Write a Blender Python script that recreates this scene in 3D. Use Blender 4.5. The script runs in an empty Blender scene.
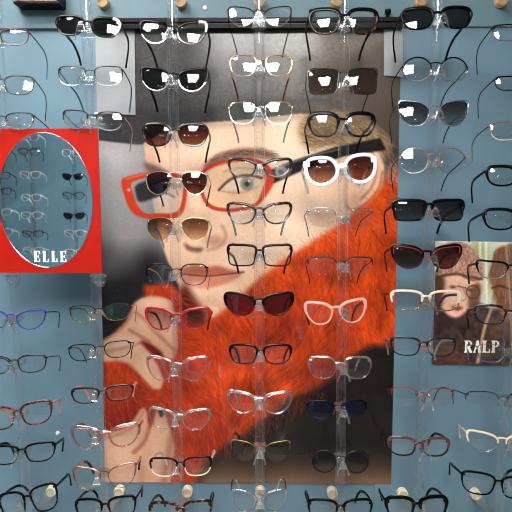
import bpy, bmesh, math, random
import numpy as np
from mathutils import Vector, Matrix, Euler

# ------------------------------------------------------------------ camera, world, light, exposure
scn = bpy.context.scene
F = 525.0                      # focal length in pixels of the 512 frame
cam_d = bpy.data.cameras.new('camera')
cam_d.sensor_width = 36.0
cam_d.lens = 36.0 * F / 512.0
cam_d.clip_start = 0.02
cam = bpy.data.objects.new('camera', cam_d)
scn.collection.objects.link(cam)
CAM = Vector((0.0, -1.31, 0.0))
cam.location = CAM
ROT = Euler((math.radians(90 - 5.9), 0, math.radians(0.65)), 'XYZ')
cam.rotation_euler = ROT
scn.camera = cam

scn.view_settings.view_transform = 'Standard'
scn.view_settings.look = 'None'
scn.view_settings.gamma = 1.0
scn.view_settings.use_curve_mapping = False
scn.view_settings.exposure = 0.62
scn.cycles.transparent_max_bounces = 40
scn.cycles.max_bounces = 8
scn.cycles.filter_width = 1.1

world = bpy.data.worlds.new('shop_air')
scn.world = world
world.use_nodes = True
WB = world.node_tree.nodes['Background']
WB.inputs['Color'].default_value = (0.86, 0.93, 1.0, 1)
WB.inputs['Strength'].default_value = 0.13
PANEL_POWER = 28.0             # emission of the ceiling diffusers
SPOT_POWER = 60.0

CEIL = 1.12
FLOOR = -1.55

# ------------------------------------------------------------------ helpers
C = scn.collection
RM = ROT.to_matrix()


def at(px, py, Y):
    """the point of the plane y = Y seen at pixel (px, py)"""
    d = RM @ Vector(((px - 256) / F, -(py - 256) / F, -1.0))
    t = (Y - CAM.y) / d.y
    return CAM + d * t


def project(P):
    """numpy (n,3) -> pixel coordinates"""
    M = np.array(RM)
    q = (P - np.array(CAM)) @ M
    return 256 + F * q[:, 0] / -q[:, 2], 256 - F * q[:, 1] / -q[:, 2]


def lin(c):
    out = []
    for v in c:
        v = v / 255.0
        out.append(v / 12.92 if v <= 0.04045 else ((v + 0.055) / 1.055) ** 2.4)
    return tuple(out)


def link(o, parent=None):
    C.objects.link(o)
    if parent is not None:
        o.parent = parent
    return o


def mesh_obj(name, verts, faces, mats, parent=None, smooth=False, fm=None, loc=None, rot=None):
    me = bpy.data.meshes.new(name)
    me.from_pydata([tuple(v) for v in verts], [], faces)
    if not isinstance(mats, (list, tuple)):
        mats = [mats]
    for m in mats:
        me.materials.append(m)
    if fm is not None:
        me.polygons.foreach_set('material_index', fm)
    if smooth:
        me.polygons.foreach_set('use_smooth', [True] * len(me.polygons))
    me.update()
    o = bpy.data.objects.new(name, me)
    if loc is not None:
        o.location = loc
    if rot is not None:
        o.rotation_euler = rot
    return link(o, parent)


def tag(o, label=None, cat=None, group=None, kind=None):
    if label: o['label'] = label
    if cat: o['category'] = cat
    if group: o['group'] = group
    if kind: o['kind'] = kind
    return o


def empty(name, loc, rot=(0, 0, 0)):
    o = bpy.data.objects.new(name, None)
    o.empty_display_size = 0.02
    o.location = loc
    o.rotation_euler = rot
    return link(o)


class MB:
    """collects shapes into one mesh"""
    def __init__(s):
        s.v = []; s.f = []; s.m = []

    def add(s, v, f, m=0):
        k = len(s.v)
        s.v += [tuple(p) for p in v]
        s.f += [tuple(i + k for i in q) for q in f]
        s.m += [m] * len(f)

    def box(s, x0, x1, y0, y1, z0, z1, m=0, b=0.0):
        if b <= 0:
            v = [(x, y, z) for x in (x0, x1) for y in (y0, y1) for z in (z0, z1)]
            f = [(0, 1, 3, 2), (4, 6, 7, 5), (0, 4, 5, 1), (2, 3, 7, 6), (0, 2, 6, 4), (1, 5, 7, 3)]
            s.add(v, f, m)
            return
        bm = bmesh.new()
        bmesh.ops.create_cube(bm, size=1)
        for p in bm.verts:
            p.co = Vector(((x0 + x1) / 2 + p.co.x * (x1 - x0), (y0 + y1) / 2 + p.co.y * (y1 - y0), (z0 + z1) / 2 + p.co.z * (z1 - z0)))
        bmesh.ops.bevel(bm, geom=bm.edges[:], offset=b, segments=2, profile=0.6, affect='EDGES')
        bm.verts.index_update()
        s.add([p.co.copy() for p in bm.verts], [tuple(q.index for q in f.verts) for f in bm.faces], m)
        bm.free()

    def sweep(s, pts, a, b, m=0, closed=False, up=(0, 0, 1), n=8, power=2.6, normals=None):
        """superelliptic section, half size a along the side vector, b along up"""
        P = [Vector(p) for p in pts]
        N = len(P)
        rings = []
        for i, p in enumerate(P):
            if closed:
                t = P[(i + 1) % N] - P[i - 1]
            else:
                t = P[min(i + 1, N - 1)] - P[max(i - 1, 0)]
            t.normalize()
            if normals is not None:
                u = Vector(normals[i]); w = t.cross(u).normalized()
            else:
                u = Vector(up) - t * t.dot(Vector(up)); u.normalize(); w = t.cross(u)
            aa = a[i] if isinstance(a, (list, tuple)) else a
            bb = b[i] if isinstance(b, (list, tuple)) else b
            ring = []
            for k in range(n):
                th = 2 * math.pi * (k + 0.5) / n
                cs, sn = math.cos(th), math.sin(th)
                e = 2.0 / power
                ring.append(p + w * (aa * math.copysign(abs(cs) ** e, cs)) + u * (bb * math.copysign(abs(sn) ** e, sn)))
            rings.append(ring)
        v = [q for r in rings for q in r]
        f = []
        R = N if closed else N - 1
        for i in range(R):
            j = (i + 1) % N
            for k in range(n):
                l = (k + 1) % n
                f.append((i * n + k, i * n + l, j * n + l, j * n + k))
        if not closed:
            f.append(tuple(range(n))[::-1])
            f.append(tuple((N - 1) * n + k for k in range(n)))
        k0 = len(s.m)
        s.add(v, f, m if isinstance(m, int) else 0)
        if not isinstance(m, int):               # material chosen per segment
            for i in range(R):
                for k in range(n):
                    s.m[k0 + i * n + k] = m[i]

    def lathe(s, prof, axis='z', origin=(0, 0, 0), n=20, m=0):
        v = []; o = Vector(origin)
        for r, h in prof:
            for k in range(n):
                a = 2 * math.pi * k / n
                c, q = r * math.cos(a), r * math.sin(a)
                v.append(o + (Vector((c, q, h)) if axis == 'z' else Vector((c, h, q))))
        f = []
        for i in range(len(prof) - 1):
            for k in range(n):
                l = (k + 1) % n
                f.append((i * n + k, i * n + l, (i + 1) * n + l, (i + 1) * n + k))
        f.append(tuple(range(n))[::-1]); f.append(tuple((len(prof) - 1) * n + k for k in range(n)))
        s.add(v, f, m)

    def build(s, name, mats, parent=None, smooth=False, **kw):
        o = mesh_obj(name, s.v, s.f, mats, parent, smooth, s.m, **kw)
        bm = bmesh.new(); bm.from_mesh(o.data)
        bmesh.ops.recalc_face_normals(bm, faces=bm.faces[:])
        bm.to_mesh(o.data); bm.free()
        if smooth:
            o.data.set_sharp_from_angle(angle=math.radians(50))
        return o


def catmull(pts, per, closed=True):
    n = len(pts); out = []
    R = n if closed else n - 1
    for i in range(R):
        def g(k):
            return pts[k % n] if closed else pts[max(0, min(n - 1, k))]
        p0, p1, p2, p3 = g(i - 1), g(i), g(i + 1), g(i + 2)
        for k in range(per):
            t = k / per
            out.append(tuple(0.5 * (2 * b + (c - a) * t + (2 * a - 5 * b + 4 * c - d) * t * t + (3 * b - a - 3 * c + d) * t ** 3)
                             for a, b, c, d in zip(p0, p1, p2, p3)))
    if not closed:
        out.append(tuple(pts[-1]))
    return out


# ------------------------------------------------------------------ materials
def new_mat(name):
    m = bpy.data.materials.new(name)
    m.use_nodes = True
    return m, m.node_tree.nodes, m.node_tree.links


def pbr(name, rgb, rough=0.5, metal=0.0, noise=0.0, scale=40, coat=0.0, spec=0.5, bump=0.0, rgb2=None, nscale=None, thresh=None):
    m, n, l = new_mat(name)
    b = n['Principled BSDF']
    b.inputs['Base Color'].default_value = (*lin(rgb), 1)
    b.inputs['Roughness'].default_value = rough
    b.inputs['Metallic'].default_value = metal
    b.inputs['Coat Weight'].default_value = coat
    b.inputs['Specular IOR Level'].default_value = spec
    tc = n.new('ShaderNodeTexCoord')
    nz = n.new('ShaderNodeTexNoise')
    nz.inputs['Scale'].default_value = nscale or scale
    nz.inputs['Detail'].default_value = 3
    l.new(tc.outputs['Object'], nz.inputs['Vector'])
    if noise > 0 or rgb2 is not None:
        r = n.new('ShaderNodeValToRGB')
        if rgb2 is None:
            a = [max(0, c * (1 - noise)) for c in rgb]; z = [min(255, c * (1 + noise)) for c in rgb]
            r.color_ramp.elements[0].position = 0.35; r.color_ramp.elements[1].position = 0.65
        else:
            a, z = rgb, rgb2
            t = thresh or 0.5
            r.color_ramp.elements[0].position = t - 0.04; r.color_ramp.elements[1].position = t + 0.04
        r.color_ramp.elements[0].color = (*lin(a), 1); r.color_ramp.elements[1].color = (*lin(z), 1)
        l.new(nz.outputs['Fac'], r.inputs['Fac'])
        l.new(r.outputs['Color'], b.inputs['Base Color'])
    if bump > 0:
        bp = n.new('ShaderNodeBump'); bp.inputs['Strength'].default_value = bump; bp.inputs['Distance'].default_value = 0.002
        l.new(nz.outputs['Fac'], bp.inputs['Height']); l.new(bp.outputs['Normal'], b.inputs['Normal'])
    return m


def clear(name, tint=(1, 1, 1), tint2=None, base=0.045, edge=0.75, power=4.0, rough=0.02, gloss=(1, 1, 1)):
    """thin see-through plastic: tint lets light through, the surface mirrors like glass.  tint2 = tint of the lower half."""
    m, n, l = new_mat(name)
    n.remove(n['Principled BSDF'])
    tr = n.new('ShaderNodeBsdfTransparent'); gl = n.new('ShaderNodeBsdfGlossy'); mx = n.new('ShaderNodeMixShader')
    gl.inputs['Roughness'].default_value = rough
    gl.inputs['Color'].default_value = (*gloss, 1)
    lw = n.new('ShaderNodeLayerWeight'); lw.inputs['Blend'].default_value = 0.5
    pw = n.new('ShaderNodeMath'); pw.operation = 'POWER'; pw.inputs[1].default_value = power
    mr = n.new('ShaderNodeMapRange'); mr.inputs['To Min'].default_value = base; mr.inputs['To Max'].default_value = edge
    l.new(lw.outputs['Facing'], pw.inputs[0]); l.new(pw.outputs[0], mr.inputs['Value'])
    l.new(mr.outputs[0], mx.inputs['Fac']); l.new(tr.outputs[0], mx.inputs[1]); l.new(gl.outputs[0], mx.inputs[2])
    l.new(mx.outputs[0], n['Material Output'].inputs['Surface'])
    if tint2 is None:
        tr.inputs['Color'].default_value = (*tint, 1)
    else:
        tc = n.new('ShaderNodeTexCoord'); sp = n.new('ShaderNodeSeparateXYZ'); r = n.new('ShaderNodeValToRGB')
        l.new(tc.outputs['Generated'], sp.inputs[0]); l.new(sp.outputs['Z'], r.inputs['Fac'])
        r.color_ramp.elements[0].position = 0.1; r.color_ramp.elements[1].position = 0.85
        r.color_ramp.elements[0].color = (*tint2, 1); r.color_ramp.elements[1].color = (*tint, 1)
        l.new(r.outputs['Color'], tr.inputs['Color'])
    return m


def emit(name, rgb, s):
    m, n, l = new_mat(name)
    n.remove(n['Principled BSDF'])
    e = n.new('ShaderNodeEmission'); e.inputs['Color'].default_value = (*rgb, 1); e.inputs['Strength'].default_value = s
    l.new(e.outputs[0], n['Material Output'].inputs['Surface'])
    return m


def printed(name, rough):
    m, n, l = new_mat(name)
    n['Principled BSDF'].inputs['Coat Weight'].default_value = 0
    a = n.new('ShaderNodeAttribute'); a.attribute_name = 'print'
    b = n['Principled BSDF']
    l.new(a.outputs['Color'], b.inputs['Base Color'])
    b.inputs['Roughness'].default_value = rough
    b.inputs['Specular IOR Level'].default_value = 0.35
    return m


M = dict(
    wall=pbr('blue_wall_paint', (90, 118, 134), 0.5, noise=0.04, nscale=5, bump=0.03),
    wall_far=pbr('deep_blue_paint', (112, 144, 160), 0.5, noise=0.05, nscale=5),
    header=pbr('teal_header_paint', (84, 110, 120), 0.6, noise=0.03, nscale=6),
    white=pbr('white_paper', (140, 142, 145), 0.6, noise=0.02, nscale=30),
    cream=pbr('cream_plastic', (226, 214, 190), 0.4, noise=0.03),
    tan=pbr('tan_plastic', (200, 158, 112), 0.5, noise=0.06),
    rail=pbr('black_rail', (5, 5, 6), 0.4, noise=0.05, spec=0.12),
    rail_lip=pbr('rail_groove', (40, 42, 44), 0.35, metal=0.4),
    red=pbr('red_board', (152, 17, 4), 0.45, spec=0.2, noise=0.02),
    brown_box=pbr('brown_wood', (120, 70, 48), 0.5, noise=0.2, nscale=60),
    floor=pbr('grey_floor', (150, 146, 140), 0.6, noise=0.05),
    ceiling=pbr('white_ceiling', (225, 225, 222), 0.8, noise=0.02),
    metalgrey=pbr('grey_metal', (150, 150, 150), 0.35, metal=0.8),
    letter=pbr('cream_lettering', (240, 236, 226), 0.5, noise=0.01),
    mirror=pbr('mirror_silver', (214, 224, 228), 0.02, metal=1.0),
    acrylic=clear('clear_acrylic', (0.985, 0.986, 0.988), base=0.016, edge=0.95, power=2.7, rough=0.08),
    acrylic2=clear('clear_moulded_plastic', (0.86, 0.88, 0.89), base=0.11, edge=0.6, power=1.5, rough=0.25),
    peg=clear('milky_acrylic', (0.86, 0.87, 0.84), base=0.12, edge=0.5, power=2.0, rough=0.2),
    # frame colours
    black=pbr('black_acetate', (2, 2, 3), 0.18, spec=0.16),
    dark=pbr('dark_brown_acetate', (24, 13, 10), 0.16, coat=0.06, spec=0.28, noise=0.2),
    tort=pbr('tortoiseshell', (26, 15, 12), 0.15, coat=0.06, spec=0.28, rgb2=(150, 82, 40), nscale=160, thresh=0.64),
    redtort=pbr('red_brown_shell', (52, 16, 12), 0.18, coat=0.06, spec=0.28, rgb2=(128, 62, 46), nscale=190, thresh=0.56),
    white_a=pbr('white_acetate', (205, 205, 208), 0.2, coat=0.06, spec=0.28),
    cream_a=pbr('cream_acetate', (196, 182, 158), 0.22, coat=0.06, spec=0.28),
    pinkcream=pbr('pink_cream_acetate', (196, 132, 114), 0.22, coat=0.06, spec=0.28),
    red_a=pbr('red_acetate', (132, 22, 16), 0.18, coat=0.06, spec=0.28),
    darkred=pbr('dark_red_acetate', (70, 14, 14), 0.18, coat=0.06, spec=0.28),
    brownred=pbr('burgundy_acetate', (84, 40, 36), 0.2, coat=0.06, spec=0.28),
    bluem=pbr('blue_metal', (30, 44, 150), 0.2, metal=0.4, coat=0.06, spec=0.28),
    teal=pbr('teal_acetate', (24, 92, 106), 0.2, coat=0.06, spec=0.28),
    grey_a=pbr('grey_acetate', (110, 110, 108), 0.25, coat=0.06, spec=0.28),
    silver=pbr('silver_metal', (170, 170, 172), 0.22, metal=1.0),
    gold=pbr('gold_metal', (214, 180, 128), 0.18, metal=1.0),
    rose=pbr('rose_gold_metal', (214, 150, 124), 0.2, metal=1.0),
    brownm=pbr('brown_metal', (50, 24, 16), 0.24, metal=0.4),
    gun=pbr('gunmetal', (34, 32, 32), 0.24, metal=0.5),
    olive=pbr('olive_gold_metal', (128, 118, 80), 0.24, metal=0.8),
    clear_a=clear('clear_acetate', (0.84, 0.86, 0.87), base=0.22, edge=0.75, power=1.6, rough=0.12),
    pink_a=clear('clear_pink_acetate', (0.86, 0.50, 0.46), base=0.24, edge=0.6, power=1.8, rough=0.10),
    blush_a=clear('clear_blush_acetate', (0.86, 0.70, 0.66), base=0.22, edge=0.6, power=1.8, rough=0.10),
    pad=clear('nose_pad_silicone', (0.85, 0.86, 0.86), base=0.12, edge=0.5, power=2.0, rough=0.1),
    # lenses (light crosses two surfaces)
    L_clear=clear('clear_lens', (0.955, 0.965, 0.965)),
    L_shiny=clear('reflective_clear_lens', (0.90, 0.92, 0.94), base=0.16),
    L_green=clear('green_coated_lens', (0.94, 0.96, 0.95), base=0.055, gloss=(0.55, 1.0, 0.7)),
    L_black=clear('smoke_lens', (0.16, 0.17, 0.18), base=0.05),
    L_grey=clear('grey_gradient_lens', (0.22, 0.22, 0.22), (0.62, 0.62, 0.60)),
    L_greyd=clear('dark_grey_gradient_lens', (0.14, 0.14, 0.15), (0.34, 0.34, 0.33)),
    L_brown=clear('brown_gradient_lens', (0.26, 0.13, 0.10), (0.72, 0.52, 0.42)),
    L_darkbrown=clear('dark_brown_lens', (0.24, 0.11, 0.08), (0.46, 0.26, 0.20)),
    L_tan=clear('tan_gradient_lens', (0.42, 0.26, 0.18), (0.86, 0.74, 0.58)),
    L_wine=clear('wine_lens', (0.36, 0.10, 0.10), (0.46, 0.17, 0.16)),
    L_sepia=clear('sepia_lens', (0.38, 0.30, 0.26), (0.52, 0.44, 0.40)),
    L_blue=clear('dark_blue_lens', (0.20, 0.22, 0.36), (0.34, 0.36, 0.46), gloss=(0.6, 0.7, 1.0), base=0.07),
    L_rosey=clear('light_brown_lens', (0.62, 0.46, 0.42), (0.82, 0.72, 0.68)),
    L_amber=clear('light_sepia_lens', (0.70, 0.62, 0.54)),
)

# ------------------------------------------------------------------ the setting
mb = MB(); mb.box(-1.6, 1.6, 0.0, 0.06, FLOOR, CEIL)
tag(mb.build('wall_back', M['wall']), kind='structure')
zh = at(256, 27, -0.012).z
mb = MB(); mb.box(-1.6, 1.6, -0.010, 0.0, zh, CEIL, b=0.0)
tag(mb.build('trim_1', M['header']), kind='structure')
# a slightly raised panel between the poster and the small poster
xa, xb = at(391, 300, 0).x - 0.03, at(560, 300, 0).x
mb = MB(); mb.box(xa, 1.6, -0.004, 0.0, FLOOR, zh)
tag(mb.build('trim_2', M['wall']), kind='structure')
mb = MB(); mb.box(-3.2, 3.2, -5.5, 0.06, FLOOR - 0.05, FLOOR)
tag(mb.build('floor', M['floor']), kind='structure')
mb = MB(); mb.box(-3.2, 3.2, -5.5, 0.06, CEIL, CEIL + 0.05)
tag(mb.build('ceiling', M['ceiling']), kind='structure')
mb = MB(); mb.box(-2.9, -0.75, -2.72, -2.66, FLOOR, 0.75)
tag(mb.build('wall_front', M['wall_far']), kind='structure')

# ceiling lamps
EM = emit('lamp_diffuser', (1.0, 0.985, 0.95), PANEL_POWER)
ES = emit('downlight_glow', (1.0, 0.97, 0.92), SPOT_POWER)


def ceiling_panel(x, y, w, d, label):
    t = empty('ceiling_light', (x, y, CEIL))
    tag(t, label, 'ceiling light', 'ceiling lights above the aisle')
    f = MB()
    e = 0.02
    for a in (-1, 1):
        f.box(a * w / 2 - e / 2 if a > 0 else -w / 2 - e / 2, a * w / 2 + e / 2 if a > 0 else -w / 2 + e / 2, -d / 2, d / 2, -0.045, 0)
        f.box(-w / 2, w / 2, a * d / 2 - e / 2, a * d / 2 + e / 2, -0.045, 0)
    f.box(-0.010, 0.010, -d / 2, d / 2, -0.045, 0)
    f.build('frame', M['metalgrey'], t)
    for a in (-1, 1):
        g = MB(); x0, x1 = sorted((a * 0.013, a * (w / 2 - e / 2)))
        g.box(x0, x1, -d / 2 + e / 2, d / 2 - e / 2, -0.034, -0.030)
        g.build('diffuser', EM, t)


ceiling_panel(0.02, -2.08, 0.74, 1.2, 'large twin white ceiling light panel above the aisle')
ceiling_panel(-0.75, -0.85, 0.6, 0.6, 'added small square ceiling light panel brightening the upper display wall')  # added panel: more light on the upper wall, fading downwards
for x, y, lab in ((-1.0, -3.9, 'small round ceiling downlight beyond the aisle, nearer the red board side'),
                  (-0.55, -4.3, 'small round ceiling downlight beyond the aisle, middle one'),
                  (0.75, -3.9, 'small round ceiling downlight beyond the aisle, small poster side')):
    t = empty('ceiling_spotlight', (x, y, CEIL)); tag(t, lab, 'spotlight', 'round ceiling downlights')
    g = MB(); g.lathe([(0.10, 0), (0.10, -0.02), (0.085, -0.03), (0.08, -0.01)], n=24); g.build('housing', M['metalgrey'], t, smooth=True)
    g = MB(); g.lathe([(0.078, -0.016), (0.078, -0.024), (0.05, -0.03)], n=24); g.build('lamp', ES, t, smooth=True)


# ------------------------------------------------------------------ printed pictures
def in_poly(X, Y, poly):
    inside = np.zeros(X.shape, bool)
    n = len(poly); j = n - 1
    for i in range(n):
        xi, yi = poly[i]; xj, yj = poly[j]
        if yi != yj:
            c = ((yi > Y) != (yj > Y)) & (X < (xj - xi) * (Y - yi) / (yj - yi) + xi)
            inside ^= c
        j = i
    return inside


def blur1(A, s):
    if s <= 0: return A
    r = int(max(1, math.ceil(s * 2.5)))
    k = np.exp(-0.5 * (np.arange(-r, r + 1) / s) ** 2); k /= k.sum()
    for ax in (0, 1):
        pad = [(0, 0)] * A.ndim; pad[ax] = (r, r)
        B = np.pad(A, pad, mode='edge')
        out = np.zeros_like(A)
        for i, w in enumerate(k):
            sl = [slice(None)] * A.ndim; sl[ax] = slice(i, i + A.shape[ax])
            out += w * B[tuple(sl)]
        A = out
    return A


class Canvas:
    """a picture painted in sRGB 0..255 over x0..x1, y0..y1 with S cells a unit"""
    def __init__(s, x0, y0, x1, y1, S, base):
        s.x0, s.y0, s.S = x0, y0, S
        s.w, s.h = int((x1 - x0) * S), int((y1 - y0) * S)
        s.A = np.zeros((s.h, s.w, 3)); s.A[:] = base
        yy, xx = np.mgrid[0:s.h, 0:s.w]
        s.X = x0 + (xx + 0.5) / S; s.Y = y0 + (yy + 0.5) / S
        s.rng = np.random.default_rng(7)

    def mask(s, poly, soft=0.0, smooth=True):
        p = catmull(poly, 6) if smooth and len(poly) > 3 else poly
        m = np.zeros((s.h, s.w))
        xs = [q[0] for q in p]; ys = [q[1] for q in p]
        pad = soft * 3 + 2
        i0 = max(0, int((min(ys) - pad - s.y0) * s.S)); i1 = min(s.h, int((max(ys) + pad - s.y0) * s.S) + 1)
        j0 = max(0, int((min(xs) - pad - s.x0) * s.S)); j1 = min(s.w, int((max(xs) + pad - s.x0) * s.S) + 1)
        if i1 <= i0 or j1 <= j0: return m
        sub = in_poly(s.X[i0:i1, j0:j1], s.Y[i0:i1, j0:j1], p).astype(float)
        m[i0:i1, j0:j1] = blur1(sub, soft * s.S) if soft > 0 else sub
        return m

    def put(s, m, col, a=1.0):
        m = (m * a)[..., None]
        s.A = s.A * (1 - m) + np.array(col, float) * m

    def poly(s, poly, col, soft=0.6, a=1.0, smooth=True, clip=None):
        m = s.mask(poly, soft, smooth)
        if clip is not None: m = m * clip
        s.put(m, col, a)
        return m

    def line(s, pts, w, col, soft=0.5, a=1.0, clip=None):
        p = catmull(pts, 8, closed=False) if len(pts) > 2 else pts
        best = np.full((s.h, s.w), 1e9)
        xs = [q[0] for q in p]; ys = [q[1] for q in p]
        pad = w + soft * 3 + 1
        i0 = max(0, int((min(ys) - pad - s.y0) * s.S)); i1 = min(s.h, int((max(ys) + pad - s.y0) * s.S) + 1)
        j0 = max(0, int((min(xs) - pad - s.x0) * s.S)); j1 = min(s.w, int((max(xs) + pad - s.x0) * s.S) + 1)
        if i1 <= i0 or j1 <= j0: return
        X = s.X[i0:i1, j0:j1]; Y = s.Y[i0:i1, j0:j1]; D = np.full(X.shape, 1e9)
        for (ax, ay), (bx, by) in zip(p[:-1], p[1:]):
            vx, vy = bx - ax, by - ay; L = vx * vx + vy * vy + 1e-9
            t = np.clip(((X - ax) * vx + (Y - ay) * vy) / L, 0, 1)
            D = np.minimum(D, np.hypot(X - ax - t * vx, Y - ay - t * vy))
        m = np.zeros((s.h, s.w)); m[i0:i1, j0:j1] = np.clip((w / 2 + soft - D) / (2 * soft), 0, 1)
        if clip is not None: m = m * clip
        s.put(m, col, a)

    def blob(s, cx, cy, rx, ry, col, a=1.0, power=2.0, clip=None):
        d = ((s.X - cx) / rx) ** 2 + ((s.Y - cy) / ry) ** 2
        m = np.exp(-d ** (power / 2))
        if clip is not None: m = m * clip
        s.put(m, col, a)

    def strokes(s, region, count, length, flow, cols, a=0.5, wid=1):
        """short curved hairs that follow a flow inside the mask region"""
        idx = np.argwhere(region > 0.35)
        if len(idx) == 0: return
        pick = idx[s.rng.integers(0, len(idx), count)]
        y = s.y0 + pick[:, 0] / s.S; x = s.x0 + pick[:, 1] / s.S
        ang0 = s.rng.normal(0, 0.2, count)
        cols = np.array(cols, float)
        col = cols[s.rng.integers(0, len(cols), count)] * s.rng.uniform(0.85, 1.12, (count, 1))
        L = s.rng.uniform(0.5, 1.0, count) * length
        steps = int(length * s.S)
        for k in range(steps):
            t = k / steps
            ang = flow(x, y) + ang0 + 0.25 * np.sin(t * 3 + ang0 * 9)
            x = x + np.cos(ang) / s.S; y = y + np.sin(ang) / s.S
            live = (k / s.S) < L
            i = ((y - s.y0) * s.S).astype(int); j = ((x - s.x0) * s.S).astype(int)
            for dj in range(wid):
                jj = j + dj
                ok = live & (i >= 0) & (i < s.h) & (jj >= 0) & (jj < s.w)
                al = (a * (1 - t))
                s.A[i[ok], jj[ok]] = s.A[i[ok], jj[ok]] * (1 - al) + col[ok] * al

    def noise(s, scale, amp, clip=None, seed=1, sx=1.0):
        r = np.random.default_rng(seed)
        h, w = int(s.h / (scale * s.S)) + 3, int(s.w / (scale * s.S * sx)) + 3
        g = r.normal(0, 1, (h, w))
        yi = (s.Y - s.y0) / scale; xi = (s.X - s.x0) / (scale * sx)
        y0 = yi.astype(int); x0 = xi.astype(int); fy = yi - y0; fx = xi - x0
        fy = fy * fy * (3 - 2 * fy); fx = fx * fx * (3 - 2 * fx)
        v = (g[y0, x0] * (1 - fx) + g[y0, x0 + 1] * fx) * (1 - fy) + (g[y0 + 1, x0] * (1 - fx) + g[y0 + 1, x0 + 1] * fx) * fy
        if clip is not None: v = v * clip
        s.A = s.A * (1 + amp * v[..., None])

    def sample(s, px, py):
        fx = np.clip((px - s.x0) * s.S - 0.5, 0, s.w - 1.001); fy = np.clip((py - s.y0) * s.S - 0.5, 0, s.h - 1.001)
        i = fy.astype(int); j = fx.astype(int); a = (fy - i)[:, None]; b = (fx - j)[:, None]
        A = s.A
        return (A[i, j] * (1 - b) + A[i, j + 1] * b) * (1 - a) + (A[i + 1, j] * (1 - b) + A[i + 1, j + 1] * b) * a


def sheet(name, corners, nx, ny, canvas, mat, gain=1.0, thick=0.0015, wave=0.0):
    """a printed sheet: TL, TR, BR, BL in the place, nx x ny cells, with a back and its own thickness"""
    TL, TR, BR, BL = [np.array(c) for c in corners]
    u = np.linspace(0, 1, nx); v = np.linspace(0, 1, ny)
    U, V = np.meshgrid(u, v)
    P = ((TL[None] * (1 - U.reshape(-1, 1)) + TR[None] * U.reshape(-1, 1)) * (1 - V.reshape(-1, 1)) +
         (BL[None] * (1 - U.reshape(-1, 1)) + BR[None] * U.reshape(-1, 1)) * V.reshape(-1, 1))
    px, py = project(P)
    col = np.clip(canvas.sample(px, py) / 255.0, 0, 1)
    col = np.where(col <= 0.04045, col / 12.92, ((col + 0.055) / 1.055) ** 2.4)
    lum = (col @ np.array([0.35, 0.55, 0.10]))[:, None]
    col = col * (lum + 1e-4) ** 0.22 * gain
    if wave > 0:
        P[:, 1] -= wave * (0.5 + 0.5 * np.sin(U.ravel() * 19 + 0.7)) * (0.4 + 0.6 * np.cos(V.ravel() * 2.2) ** 2)
    n = nx * ny
    B = np.array([TL, TR, BR, BL]); B[:, 1] += thick
    allv = np.vstack([P, B])
    idx = np.arange(n).reshape(ny, nx)
    q = np.stack([idx[:-1, :-1], idx[1:, :-1], idx[1:, 1:], idx[:-1, 1:]], -1).reshape(-1, 4)
    extra = np.array([[n, n + 1, n + 2, n + 3]])
    q = np.vstack([q, extra,
                   [[idx[0, 0], idx[0, -1], n + 1, n]], [[idx[0, -1], idx[-1, -1], n + 2, n + 1]],
                   [[idx[-1, -1], idx[-1, 0], n + 3, n + 2]], [[idx[-1, 0], idx[0, 0], n, n + 3]]])
    me = bpy.data.meshes.new(name)
    me.vertices.add(len(allv)); me.vertices.foreach_set('co', allv.ravel())
    me.loops.add(q.size); me.loops.foreach_set('vertex_index', q.ravel().astype(np.int32))
    me.polygons.add(len(q)); me.polygons.foreach_set('loop_start', np.arange(0, q.size, 4, dtype=np.int32))
    me.update(calc_edges=True); me.validate()
    at_ = me.color_attributes.new('print', 'FLOAT_COLOR', 'POINT')
    c4 = np.ones((len(allv), 4)); c4[:n, :3] = col; c4[n:, :3] = 0.5
    at_.data.foreach_set('color', c4.ravel())
    me.materials.append(mat)
    o = bpy.data.objects.new(name, me)
    return link(o)


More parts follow.
